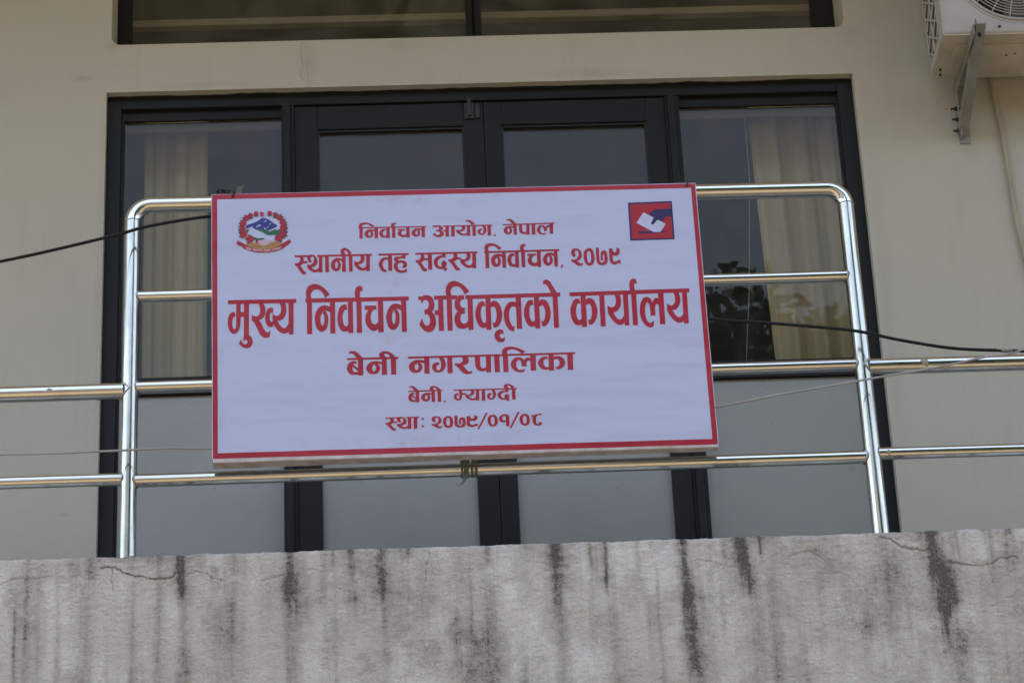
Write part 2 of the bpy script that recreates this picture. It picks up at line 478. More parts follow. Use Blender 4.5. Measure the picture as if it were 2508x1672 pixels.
# x, y0, y1, half width, strength, widening  (measured on the wall, converted to metres)
STR = [(0, s_) for s_ in ((825,205,420,15,1.0,.4),(825,300,450,13,.75,0),(835,430,800,14,.38,.6),(1310,190,430,20,.95,.8),(1312,280,800,24,.62,.4),(1345,280,520,36,.35,.3),(410,220,340,22,.62,.2),(400,380,800,26,.34,.3),
    (1060,195,300,16,.5,.5),(1060,300,800,22,.34,.2),(1600,185,320,17,.8,.3),(1605,300,500,18,.5,.6),(1520,185,300,11,.55,.2),(1525,300,800,10,.25,.2),(1737,185,400,20,.85,.3),(1740,300,520,36,.42,.4),(1745,500,800,20,.25,.2),
    (720,212,800,14,.34,.3),(605,220,800,10,.28,.4),(265,255,800,9,.30,.3),(125,260,800,13,.36,.3),(180,300,800,12,.25,.4),(75,480,800,7,.6,0),(2225,165,260,9,.6,0),(2222,340,800,30,.42,.4),(2065,480,680,40,.40,.2),(1850,180,230,40,.3,0),(740,205,250,60,.35,0),(2140,200,700,9,.22,.2),(970,220,420,10,.2,.2),(330,230,700,16,.18,.3))]
STR += [(1, s_) for s_ in ((185,155,260,28,1.0,.1),(180,250,520,24,.7,.3),(190,480,800,26,.55,.3),(240,250,420,20,.3,.3),(410,145,430,7,.85,.3),(430,400,800,24,.42,.3),(774,138,450,16,1.0,.35),(790,300,720,20,.85,.3),(800,560,800,22,.55,.4),
    (1048,125,400,22,.9,.5),(1065,270,430,32,.75,.3),(1085,420,720,46,.36,.2),(1128,118,270,7,.85,0),(1150,260,720,18,.32,.5),(1920,98,330,24,1.0,.5),(1945,260,480,36,1.0,.35),(1945,440,570,14,.8,-.6),(1995,300,470,26,.55,.3),(2000,560,800,30,.42,.3),
    (2280,78,115,14,.7,0),(2160,78,95,6,.7,0),(2040,100,260,8,.4,.2),(2270,120,260,20,.3,.2),(640,300,780,9,.35,.2),(1690,250,620,70,.26,.2),(1590,300,640,40,.24,.2),(345,160,300,9,.35,0),(560,140,330,14,.22,.3),(930,300,700,12,.2,.3),(2130,300,780,30,.2,.2),(1640,600,800,10,.2,.2),(2210,260,700,12,.25,.2),(20,680,800,24,.4,0),(1230,420,500,14,.35,0))]
for side, (x_, y0, y1, hw, st_, wd) in STR:
    X0 = -1.381 + (x_ / 1.8756 + 1254 * side) * 1.2066e-3
    ytop = 228 - x_ * .0293 if side == 0 else 157 - x_ * .0345
    d0 = max(0, y0 - ytop) * .000683 - .004; d1 = (y1 - ytop) * .000683 * (1.5 if y1 >= 700 else 1.0)
    T2 = (depth - d0) / max(d1 - d0, 1e-3)
    T = np.clip((depth - d0) / max(d1 - d0, 1e-3), 0, 1)
    wid = hw * A_ * (1 + wd * T) * (1 + .25 * n_lo)
    xx = (XX - X0 + .006 * n_lo + .003 * n_md + .0012 * n_hi) / wid
    fade = np.clip((1.15 - T2 + .25 * n_st + .2 * n_md) * 1.6, 0, 1); fade = fade * fade * (3 - 2 * fade)
    rise = np.clip((depth - d0 + .05) / .10, 0, 1) if d0 > .005 else 1.0
    env = fade * rise
    core = env * np.exp(-np.abs(xx) ** 1.7) * (1 + .5 * n_run)
    halo = env * np.exp(-(np.abs(xx) / 3.2) ** 1.5) * (1 + .6 * n_st)
    s_ = st_ * (.72 * core + .30 * halo)
    stain = stain + s_ * (1 - .55 * np.clip(stain, 0, 1))
base = .22 * np.clip(n_wide * 1.5 + .2, 0, 1) + .34 * np.clip(n_st * 1.2, 0, 1) * np.clip(.5 + n_lo, 0, 1) + .20 * np.clip(vnoise(11, 9, 31, 5, .65) * 2.6 - .15, 0, 1) + .20 * np.clip(n_lo * 1.3 + n_md * .9 + .35 * n_fl, 0, 1) + .16 * np.clip(n_run * 1.3, 0, 1) * np.clip(.3 + n_wide, 0, 1)
edge = np.exp(-depth / .012) * np.clip(.25 + 1.3 * vnoise(7, 1, 9, 4), 0, 1) * .6
stain = np.clip(stain + base + edge, 0, 1.3)
stain *= (1 + .35 * n_hi + .3 * n_fl)
def crackline(side, pts, wdt=.0022, st_=1.0):
    global crack
    P = []
    for x_, y_ in pts:
        ytop = 228 - x_ * .0293 if side == 0 else 157 - x_ * .0345
        P.append((-1.381 + (x_ / 1.8756 + 1254 * side) * 1.2066e-3, PZ1 - (y_ - ytop) * .000683))
    wx = XX + .006 * n_md + .005 * n_hi; wz = ZZ + .006 * n_lo + .008 * n_md + .005 * n_hi
    for (xa, za), (xb, zb) in zip(P[:-1], P[1:]):
        dx, dz = xb - xa, zb - za
        tt = np.clip(((wx - xa) * dx + (wz - za) * dz) / (dx * dx + dz * dz), 0, 1)
        dd = np.hypot(wx - xa - tt * dx, wz - za - tt * dz)
        crack = np.maximum(crack, st_ * np.exp(-(dd / wdt) ** 2))
crackline(0, [(465,262),(520,265),(560,285),(610,298),(660,308),(710,318),(760,312),(790,300),(797,283)], .0026, 1)
crackline(0, [(510,278),(500,335),(515,375)], .0016, .6); crackline(0, [(0,345),(60,320),(180,312),(260,290)], .0018, .5)
crackline(0, [(860,290),(900,280),(960,300),(1010,320)], .0018, .6); crackline(0, [(1190,330),(1250,310),(1300,300)], .0016, .5)
crackline(0, [(1952,172),(1955,215),(1940,260),(1930,330)], .0015, .55); crackline(0, [(2180,360),(2230,380)], .0018, .5)
crackline(1, [(1690,112),(1730,130),(1770,155),(1820,172),(1880,178),(1905,170)], .0022, .8)
crackline(1, [(1975,230),(2050,243),(2120,250),(2180,240),(2215,212),(2300,205)], .0024, .8); crackline(1, [(1240,215),(1300,190),(1360,180),(1420,225)], .0022, .5)
crackline(1, [(800,230),(880,230),(950,255),(1010,262)], .0018, .4); crackline(1, [(1390,280),(1500,295),(1540,330)], .0016, .3)
white = np.clip(vnoise(7, 4, 12, 5, .62) * 2.6 + .12, 0, 1) * (1 - np.clip(stain * 1.6, 0, 1))
brown = np.clip(vnoise(4, 2, 14, 3) + .4, 0, 1)
disp = .0022 * n_lo + .0018 * n_md + .0018 * n_hi + (.0015 + .0014 * np.exp(-depth / .10)) * n_fl - .004 * crack + .0012 * white
disp -= np.exp(-depth / .004) * (.004 + .003 * n_hi)                 # worn arris
top_w = np.zeros(nx + 1) + .0035 * n_md[0] + .0022 * n_hi[0] + .0014 * n_lo[0]
ZP = ZZ + top_w[None, :] * np.exp(-depth / .02)
YP = PY - disp
nv = (nx + 1) * (nz + 1)
co = np.stack([XX, YP, ZP], -1).reshape(-1, 3)
# coarse body of the beam behind, top and below the detailed face
idx = np.arange(nv).reshape(nz + 1, nx + 1)
faces = np.stack([idx[:-1, :-1], idx[1:, :-1], idx[1:, 1:], idx[:-1, 1:]], -1).reshape(-1, 4)
back = np.stack([xs, np.full(nx + 1, 0.16), np.full(nx + 1, PZ1) + .004 * vnoise(30, 30, 21)[0]], -1)
ib = nv + np.arange(nx + 1)
ftop = np.stack([idx[0, :-1], idx[0, 1:], ib[1:], ib[:-1]], -1)
low = np.stack([xs, np.full(nx + 1, PY), np.full(nx + 1, PZ0 - .004)], -1)
il = nv + (nx + 1) + np.arange(nx + 1)
flow = np.stack([idx[-1, :-1], il[:-1], il[1:], idx[-1, 1:]], -1)
co = np.concatenate([co, back, low]); faces = np.concatenate([faces, ftop, flow])
me = bpy.data.meshes.new('balcony')
me.from_pydata(co.tolist(), [], faces.tolist())
def attr(name, a):
    at = me.attributes.new(name, 'FLOAT', 'POINT')
    full = np.concatenate([a.reshape(-1), a[0] * .6, a[-1]]).astype(np.float32)
    at.data.foreach_set('value', full)
for n_, a_ in (('stain', stain), ('whitewash', white), ('crack', crack), ('brown', brown)):
    attr(n_, a_)
me.polygons.foreach_set('use_smooth', np.ones(len(me.polygons), bool))
M_CONC = mat('stained_concrete', (0.42, 0.4, 0.37), 0.9)
t = NT(M_CONC)
def at_(n_):
    x = t.n('ShaderNodeAttribute'); x.attribute_name = n_; return x.outputs['Fac']
c = t.mix(t.ramp(t.noise(3.0, 6, .6), [(.3, 0.), (.7, 1.)]), (0.75, 0.715, 0.64), (0.655, 0.62, 0.545))
c = t.mix(at_('whitewash'), c, (0.86, 0.835, 0.78))
st = t.math('ADD', at_('stain'), t.math('MULTIPLY', t.math('SUBTRACT', t.noise(260, 5, .8, (1, 1, .7)), .5), t.math('MULTIPLY', at_('stain'), 2.4)))
sc = t.mix(at_('brown'), (0.245, 0.215, 0.185), (0.27, 0.22, 0.18))
c = t.mix(t.ramp(st, [(0.05, 0.), (0.45, .5), (1.0, .92)]), c, sc)
c = t.mix(t.ramp(st, [(0.6, 0.), (1.0, .45), (1.5, .8)]), c, (0.042, 0.038, 0.034))
c = t.mix(t.ramp(t.noise(320, 3, .6), [(.60, 0.), (.70, .6)]), c, (0.15, 0.14, 0.12))
c = t.mix(t.ramp(t.noise(190, 5, .75, (1, 1, 1.8)), [(.47, 0.), (.72, .6)]), c, (0.36, 0.335, 0.30))
c = t.mix(t.math('MULTIPLY', at_('crack'), .8), c, (0.07, 0.055, 0.04))
t.color(c)
t.bump(t.math('ADD', t.noise(150, 5, .7), t.math('MULTIPLY', t.noise(420, 3, .7), .6)), .95, .007)
me.materials.append(M_CONC)
bal = bpy.data.objects.new('balcony', me)
COL.objects.link(bal)
bal.parent = BLD
bal.matrix_parent_inverse = Matrix.Translation((0, -1.1, -GZ))
bal['label'] = 'concrete balcony edge streaked with black rain stains'
M_CONC2 = mottled('plain_concrete', (0.38, 0.36, 0.33), (0.28, 0.26, 0.24), 4, .9)
sb = MB()
subpart(MB().box(-7, 7, .165, YW - .002, -.52, -.335), 'balcony_floor', mottled('dusty_floor', (0.25, 0.24, 0.22), (0.18, 0.175, 0.16), 3, .6), bal)
sb.box(-7, 7, .16, YW - .002, -.62, -.525)
for xa_, xb_ in ((-7, PX0 + .001), (PX1 - .001, 7)):
    subpart(MB().box(xa_, xb_, PY, .16, PZ0, PZ1), 'edge_beam', M_CONC, bal)
subpart(sb, 'slab', M_CONC2, bal)

# ------------------------------------------------------------------ stainless railing
YR = 0.02
RAIL = empty('steel_railing', (0.11, YR, -0.32), 'polished stainless steel pipe railing with a raised rounded middle bay behind the signboard', 'railing')
RI = Matrix.Translation((-0.11, -YR, 0.32))
def rpart(mb, name, m, label=None):
    o = mb.build(name, m, RAIL, label)
    o.matrix_parent_inverse = RI
    return o
PXL, PXR = -1.022, 1.236
RT = 0.0254
def weld_ring(x, z, r, sgn, y=YR):
    mb = MB()
    # lumpy bead where a rail meets a post
    n, k = 18, 8
    rings = []
    for i in range(n):
        a = 2 * math.pi * i / n
        rad = 0.0042 * (1 + .45 * mnoise.noise((i * 1.7, x * 9, z * 9)))
        cy, cz = y + r * math.cos(a), z + r * math.sin(a)
        off = sgn * math.sqrt(max(RT ** 2 - (r * math.cos(a)) ** 2, 0))
        rings.append([mb.bm.verts.new((x + off + sgn * rad * math.cos(b), cy + rad * math.sin(b) * math.cos(a), cz + rad * math.sin(b) * math.sin(a))) for b in [2 * math.pi * j / k for j in range(k)]])
    for i in range(n):
        for j in range(k):
            f = mb.bm.faces.new([rings[i][j], rings[(i + 1) % n][j], rings[(i + 1) % n][(j + 1) % k], rings[i][(j + 1) % k]])
            f.smooth = True
    rpart(mb, 'weld_bead', M_WELD)
def wavy_line(x0, x1, z0, z1, seed, n=24):
    # hand-built pipe: tiny bow
    return [(x0 + (x1 - x0) * i / n, YR + .0006 * mnoise.noise((seed, i * .35, 0)), z0 + (z1 - z0) * i / n + .0008 * mnoise.noise((seed, 9, i * .3))) for i in range(n + 1)]
TZL, TZR = 0.921, 0.913
BR = 0.058
for px, tz in ((PXL, TZL), (PXR, TZR)):
    rpart(MB().tube([(px + .003 * (px > 0), YR, -0.325), (px, YR, 0.3), (px, YR, tz - BR)], RT, 40), 'post', M_POST)
hp = []
for i in range(13):
    a = math.pi / 2 * i / 12
    hp.append((PXL + BR - BR * math.cos(a), YR, TZL - BR + BR * math.sin(a)))
n = 20
for i in range(1, n):
    hp.append((PXL + BR + (PXR - PXL - 2 * BR) * i / n, YR, TZL + (TZR - TZL) * i / n))
for i in range(13):
    a = math.pi / 2 * i / 12
    hp.append((PXR - BR + BR * math.sin(a), YR, TZR - BR + BR * math.cos(a)))
rpart(MB().tube(hp, RT + .0003, 40), 'handrail', M_STEEL)
for zl, zr, r in ((0.597, 0.600, .0192), (0.285, 0.291, .0192), (-0.027, -0.021, .0200)):
    rpart(MB().tube(wavy_line(PXL + .02, PXR - .02, zl, zr, zl * 7), r, 36), 'rail', M_STEEL)
    weld_ring(PXL, zl, r, 1); weld_ring(PXR, zr, r, -1)
for z, r in ((0.272, RT), (-0.022, .0192)):
    rpart(MB().tube(wavy_line(-4.6, PXL - .02, z - .004, z + .002, z * 5 + 3), r, 36), 'side_rail', M_STEEL)
    rpart(MB().tube(wavy_line(PXR + .02, 4.8, z + .010, z + .006, z * 5 + 8), r, 36), 'side_rail', M_STEEL)
    weld_ring(PXL, z + .002, r, -1); weld_ring(PXR, z + .010, r, 1)
# seams where bend and post meet
for px, tz in ((PXL, TZL), (PXR, TZR)):
    ring = []
    for i in range(25):
        a = 2 * math.pi * i / 24
        ring.append((px + (RT + .0004) * math.cos(a), YR + (RT + .0004) * math.sin(a), tz - BR + .0012 * mnoise.noise((i * .9, px, 0))))
    rpart(MB().tube(ring, .0016, 6, cap=False), 'weld_bead', M_WELD)
# dried cement drips on the side rails and stray spatter
M_DRIP = mottled('dried_cement', (0.36, 0.33, 0.25), (0.25, 0.22, 0.16), 90, .9)
def drip(x, z, r, ang, sx, sz, th=.0016, seed=0):
    dr = MB()
    # thin crust hugging the pipe at angle ang above horizontal
    n = 14
    c = None; ring = []
    def on(px, da, h):
        return (x + px, YR - (r + h) * math.cos(ang + da), z + (r + h) * math.sin(ang + da))
    c = dr.bm.verts.new(on(0, 0, th))
    for i in range(n):
        a = 2 * math.pi * i / n
        k = 1 + .4 * mnoise.noise((math.cos(a) * 1.3 + seed, math.sin(a) * 1.3, seed))
        ring.append(dr.bm.verts.new(on(sx * k * math.cos(a), sz * k * math.sin(a) / r, .0003)))
    for i in range(n):
        dr.bm.faces.new([c, ring[i], ring[(i + 1) % n]]).smooth = True
    rpart(dr, 'cement_crust', M_DRIP)
drip(-1.265, .269, RT, .35, .011, .006, seed=1); drip(-1.25, .269, RT, .5, .006, .003, seed=5)
drip(1.425, .281, RT, .1, .013, .010, .003, 2); drip(1.43, .281, RT, -.3, .006, .006, .003, 3)
drip(1.285, -.013, .0192, -.1, .006, .008, .003, 4); drip(1.12, .914, RT, .55, .013, .003, seed=6)
drip(-.93, .921, RT, .6, .009, .003, seed=7); drip(-.72, -.026, .02, .6, .02, .004, seed=8); drip(-.66, -.026, .02, .55, .014, .004, seed=9)

# ------------------------------------------------------------------ cables
M_CABLE = mat('black_cable_sheath', (0.012, 0.014, 0.014), 0.5, 0, .2)
M_GREY = mottled('grey_cable_sheath', (0.36, 0.355, 0.345), (0.28, 0.275, 0.265), 12, 0.6)
M_TAPE = mat('grey_tape', (0.16, 0.16, 0.17), 0.5)
cb = MB()
pts = [(-3.6, -.6, .05), (-2.4, -.30, .41), (-1.75, -.16, .589), (-1.418, -.095, .674), (-1.09, -.075, .760), (-.98, -.068, .795), (-.866, -.050, .826), (-.768, -.022, .853),
       (-.62, -.016, .862), (-.3, -.0165, .80), (.2, -.0165, .64), (.6, -.0155, .49), (.765, -.02, .446), (.968, -.055, .404), (1.197, -.068, .367), (1.34, -.066, .331), (1.502, -.060, .300), (1.64, -.058, .289)]
cb.tube(smooth_path(pts, 8), .0052, 14)
pts2 = [(1.636, -.058, .2893), (1.665, -.058, .2862), (1.70, -.060, .2855), (1.728, -.062, .281), (1.80, -.075, .288), (2.4, -.25, .40), (4.2, -.9, .8)]
cb.tube(smooth_path(pts2, 6), .0042, 12)
cab = cb.build('black_cable', [M_CABLE])
tag(cab, 'black overhead cable running behind the upper part of the signboard and across both railing posts', 'cable')
tp = MB()
tpp = smooth_path([(1.655, -.058, .2870), (1.672, -.058, .2860), (1.69, -.0595, .2857)], 6)
tp.tube(tpp, .0058, 12, rs=[.0056 + .0007 * mnoise.noise((i * 1.3, 0, 0)) for i in range(len(tpp))])
o = tp.build('tape_wrap', M_TAPE, cab)
cb = MB()
pts = [(-3.4, -.5, .02), (-2.2, -.16, .022), (-1.399, -.07, .034), (-1.107, -.062, .0375), (-.95, -.055, .0435), (-.88, -.047, .047), (-.765, -.026, .0515), (-.4, -.013, .055), (.2, -.0135, .085), (.6, -.013, .122),
       (.765, -.022, .141), (.95, -.045, .165), (1.062, -.056, .177), (1.208, -.062, .198), (1.457, -.062, .237), (1.612, -.062, .2675), (1.727, -.066, .2865), (2.3, -.2, .42), (4.0, -.7, .95)]
cb.tube(smooth_path(pts, 8), .0034, 12)
gc = cb.build('grey_cable', [M_GREY])
tag(gc, 'thin grey cable running behind the lower part of the signboard', 'cable')

# ------------------------------------------------------------------ curtains and small things behind the glass
M_CURT = mat('beige_curtain', (0.52, 0.48, 0.385), 0.85)
t = NT(M_CURT)
t.color(t.mix(t.ramp(t.noise(20, 3, .5, (1, 1, .01)), [(.45, 0.), (.68, 1.)]), (0.80, 0.73, 0.50), (0.58, 0.50, 0.30)))
def curtain(x0b, x1b, x0t, x1t, z0, z1, y, nf, amp, label, seed):
    bm = bmesh.new()
    NXc, NZc = nf * 14, 26
    g = []
    for j in range(NZc + 1):
        v = j / NZc
        row = []
        for i in range(NXc + 1):
            u = i / NXc
            uu = u + .02 * mnoise.noise((u * 4 + seed, v * 1.5, 3))
            xl = x0b + (x0t - x0b) * v; xr = x1b + (x1t - x1b) * v
            ph = uu * nf * 2 * math.pi + .9 * mnoise.noise((u * 3, v * 1.2, seed))
            a = amp * (1 + .5 * mnoise.noise((u * 5, v * .8, seed + 4)))
            row.append(bm.verts.new((xl + (xr - xl) * u + .25 * a * math.cos(ph * .5), y + a * math.sin(ph) + .3 * a * math.sin(2.3 * ph + seed), z0 + (z1 - z0) * v)))
        g.append(row)
    for j in range(NZc):
        for i in range(NXc):
            bm.faces.new([g[j][i], g[j][i + 1], g[j + 1][i + 1], g[j + 1][i]]).smooth = True
    m = MB(); m.bm.free(); m.bm = bm
    o = m.build('curtain', M_CURT)
    sd = o.modifiers.new('cloth_thickness', 'SOLIDIFY'); sd.thickness = .0015
    return tag(o, label, 'curtain', 'beige curtains behind the side lights')
curtain(-1.125, -.892, -1.13, -.888, -.3, 2.02, 1.40, 3, .012, 'beige curtain hanging behind the left side light, partly hidden by the signboard', 2)
curtain(1.185, 1.60, 1.135, 1.60, -.3, 2.02, 1.40, 4, .017, 'wider beige striped curtain hanging behind the right side light, next to the air conditioner side', 5)
M_PELM = mat('pelmet_board', (0.27, 0.27, 0.26), 0.7)
for x0, x1, lb in ((-1.28, -.59, 'pale curtain pelmet across the top of the left side light'), (.84, 1.62, 'pale curtain pelmet across the top of the right side light')):
    p = MB().box(x0, x1, 1.215, 1.235, 1.898, 2.03, .002).box(x0, x1, 1.235, 1.33, 2.005, 2.03)
    tag(p.build('curtain_pelmet', M_PELM), lb, 'pelmet', 'curtain pelmets')
crd = MB().tube([(1.108, 1.25, 2.0), (1.105, 1.25, 1.65), (1.07, 1.25, 1.2), (1.035, 1.25, .90), (1.034, 1.25, .3)], .0016, 6)
tag(crd.build('blind_cord', M_PALE), 'thin pale pull cord hanging inside the right side light', 'cord')
bt = MB().box(-1.8, 2.1, 1.46, 1.50, 2.505, 2.535, .003)  # bar added to make the pale strip across the upper glass
tag(bt.build('pale_bar', mat('pale_bar_paint', (0.62, 0.58, 0.48), .6)), 'long pale bar added just inside the upper window', 'rail')
M_STICK = mat('sticky_tape', (0.13, 0.13, 0.12), 0.6)
tpb = MB()
tpb.poly([(-.781, 1.1728, 1.578), (-.758, 1.1728, 1.582), (-.744, 1.1728, 1.632), (-.766, 1.1728, 1.630)])
r = bmesh.ops.extrude_face_region(tpb.bm, geom=tpb.bm.faces[:])
for v in [e for e in r['geom'] if isinstance(e, bmesh.types.BMVert)]: v.co.y -= .0008
tag(tpb.build('tape_strip', M_STICK), 'small strip of pale tape stuck on the left side light above the signboard corner', 'tape')

# ------------------------------------------------------------------ air conditioner
M_AC = mottled('aged_white_paint', (0.44, 0.425, 0.40), (0.38, 0.36, 0.33), 3, 0.5, 0.0, .05, 30)
M_ACB = mottled('grimy_underside', (0.54, 0.49, 0.39), (0.40, 0.35, 0.26), 5, 0.7)
M_GRILL = mat('grille_wire', (0.40, 0.38, 0.34), 0.5)
M_DARK = mat('fan_cavity', (0.045, 0.04, 0.04), 0.8)
AX0, AX1, AY0, AY1, AZ0, AZ1 = 1.77, 2.62, 0.72, 1.01, 1.92, 2.50
AC = empty('air_conditioner', (2.19, .865, AZ0), 'white outdoor air conditioner with round fan grille high on the right of the wall', 'air conditioner')
AI = Matrix.Translation((-2.19, -.865, -AZ0))
def apart(mb, name, m, label=None, parent=AC):
    o = mb.build(name, m, parent, label)
    if parent is AC: o.matrix_parent_inverse = AI
    return o
ac = MB()
FC = (2.06, 2.187); FR = .212
# front skin with a round hole, built as a ring of quads out to the rectangle
def ring_to_rect(mb, y, r, x0, x1, z0, z1, n=72):
    inner, outer = [], []
    for i in range(n):
        a = 2 * math.pi * i / n + math.pi / 4
        ca, sa = math.cos(a), math.sin(a)
        inner.append((FC[0] + r * ca, y, FC[1] + r * sa))
        k = min(((x1 - FC[0]) if ca > 0 else (FC[0] - x0)) / max(abs(ca), 1e-6), ((z1 - FC[1]) if sa > 0 else (FC[1] - z0)) / max(abs(sa), 1e-6))
        outer.append((FC[0] + k * ca, y, FC[1] + k * sa))
    vi = [mb.bm.verts.new(p) for p in inner]; vo = [mb.bm.verts.new(p) for p in outer]
    for i in range(n):
        j = (i + 1) % n
        mb.bm.faces.new([vi[i], vi[j], vo[j], vo[i]])
    # fill rectangle corners
    for cx, cz in ((x0, z0), (x1, z0), (x1, z1), (x0, z1)):
        best = sorted(range(n), key=lambda i: (outer[i][0] - cx) ** 2 + (outer[i][2] - cz) ** 2)[:2]
        i, j = best
        if (i - j) % n not in (1, n - 1): continue
        mb.poly([outer[i], outer[j], (cx, y, cz)])
b_ = .012
ring_to_rect(ac, AY0, FR, AX0 + b_, AX1 - b_, AZ0 + b_, AZ1 - b_)
# rounded edge strip round the front
prevs = None
for i in range(5):
    a = math.pi / 2 * i / 4
    o_ = b_ * (1 - math.sin(a)); yy = AY0 + b_ - b_ * math.cos(a)
    ringp = [(AX0 + o_, yy, AZ0 + o_), (AX1 - o_, yy, AZ0 + o_), (AX1 - o_, yy, AZ1 - o_), (AX0 + o_, yy, AZ1 - o_)]
    if prevs:
        for k in range(4):
            l = (k + 1) % 4
            ac.poly([prevs[k], prevs[l], ringp[l], ringp[k]])
    prevs = ringp
y0 = AY0 + b_
ac.poly([(AX1, y0, AZ0), (AX1, AY1, AZ0), (AX1, AY1, AZ1), (AX1, y0, AZ1)]).poly([(AX0, y0, AZ1), (AX1, y0, AZ1), (AX1, AY1, AZ1), (AX0, AY1, AZ1)])
ac.poly([(AX0, AY1, AZ0), (AX1, AY1, AZ0), (AX1, AY1, AZ1), (AX0, AY1, AZ1)])
# left flank: frame strips round the vent
ac.box(AX0, AX0 + .004, y0, y0 + .075, AZ0, AZ1).box(AX0, AX0 + .004, AY1 - .016, AY1, AZ0, AZ1).box(AX0, AX0 + .004, y0 + .075, AY1 - .016, AZ0, AZ0 + .035).box(AX0, AX0 + .004, y0 + .075, AY1 - .016, AZ1 - .03, AZ1)
apart(ac, 'casing', M_AC)
bt = MB().box(AX0 + .003, AX1 - .003, AY0 + .006, AY1 + .012, AZ0 - .003, AZ0 + .012, .003)
bt.box(AX0 + .05, AX0 + .34, AY0 + .07, AY0 + .19, AZ0 - .008, AZ0 - .003, .002)
apart(bt, 'base_tray', M_ACB)
vent = MB()
va, vb, vz0, vz1 = y0 + .075, AY1 - .016, AZ0 + .035, AZ1 - .03
vent.box(AX0 + .016, AX0 + .02, va, vb, vz0, vz1, m=1)
span = vb - va
zz = vz0
nb = 7
step = (vz1 - vz0) / nb
for i in range(-2, nb + 1):
    for sg in (1,):
        p0 = Vector((AX0 + .002, va, vz0 + i * step)); p1 = Vector((AX0 + .002, vb, vz0 + (i + 1.7) * step))
        q0 = Vector((AX0 + .004, vb, vz0 + i * step)); q1 = Vector((AX0 + .004, va, vz0 + (i + 1.7) * step))
        for a_, c_ in ((p0, p1), (q0, q1)):
            # clip in z
            d = c_ - a_
            t0, t1 = 0., 1.
            if a_.z < vz0: t0 = (vz0 - a_.z) / d.z
            if c_.z > vz1: t1 = (vz1 - a_.z) / d.z
            if t1 - t0 > .05: vent.tube([a_ + d * t0, a_ + d * t1], .0045, 8)
vent.tube([(AX0 + .003, (va + vb) / 2, vz0), (AX0 + .003, (va + vb) / 2, vz1)], .005, 8)
apart(vent, 'side_vent', [M_AC, mat('vent_dark', (.018, .017, .015), .9)])
gr = MB()
def circ(r, y, n=72): return [(FC[0] + r * math.cos(2 * math.pi * i / n), y, FC[1] + r * math.sin(2 * math.pi * i / n)) for i in range(n + 1)]
for r_g in np.arange(.045, .205, .0115): gr.tube(circ(r_g, AY0 - .004 - .006 * (1 - r_g / .21)), .0019, 6, cap=False)
for i in range(20):
    a = 2 * math.pi * i / 20 + .1
    gr.tube([(FC[0] + .04 * math.cos(a), AY0 - .011, FC[1] + .04 * math.sin(a)), (FC[0] + .207 * math.cos(a), AY0 - .004, FC[1] + .207 * math.sin(a))], .0022, 6)
apart(gr, 'fan_grille', M_GRILL)
rg = MB().tube(circ(.2135, AY0 - .002), .0055, 10, cap=False).tube(circ(.2275, AY0 - .0005), .0025, 8, cap=False)
apart(rg, 'grille_ring', M_AC)
fan = MB()
n = 48
pr = circ(FR + .001, AY0 + .002, n); bk = circ(FR + .001, AY0 + .13, n)
for i in range(n): fan.poly([pr[i], pr[i + 1], bk[i + 1], bk[i]], 0)
fan.poly(bk[:-1])
for k in range(3):
    P = []
    for i in range(9):
        a = 2 * math.pi * k / 3 + .17 * i
        P.append(((FC[0] + .04 * math.cos(a), AY0 + .04 + .006 * i, FC[1] + .04 * math.sin(a)), (FC[0] + .195 * math.cos(a + .2), AY0 + .03 + .009 * i, FC[1] + .195 * math.sin(a + .2))))
    for i in range(8):
        fan.poly([P[i][0], P[i][1], P[i + 1][1], P[i + 1][0]], 1)
apart(fan, 'fan', [M_DARK, mat('fan_blade', (.12, .115, .11), .5)])
for x_, z_ in ((1.975, 1.945), (2.30, 1.945)):
    apart(MB().tube([(x_, AY0 - .003, z_), (x_, AY0 + .004, z_)], .0055, 10), 'screw', M_BOLT)
for x_, y_ in ((2.02, .86), (2.05, .85), (1.80, .99), (1.795, .955)):
    apart(MB().tube([(x_, y_, AZ0 - .009), (x_, y_, AZ0 + .003)], .0045, 8), 'screw', M_BOLT)

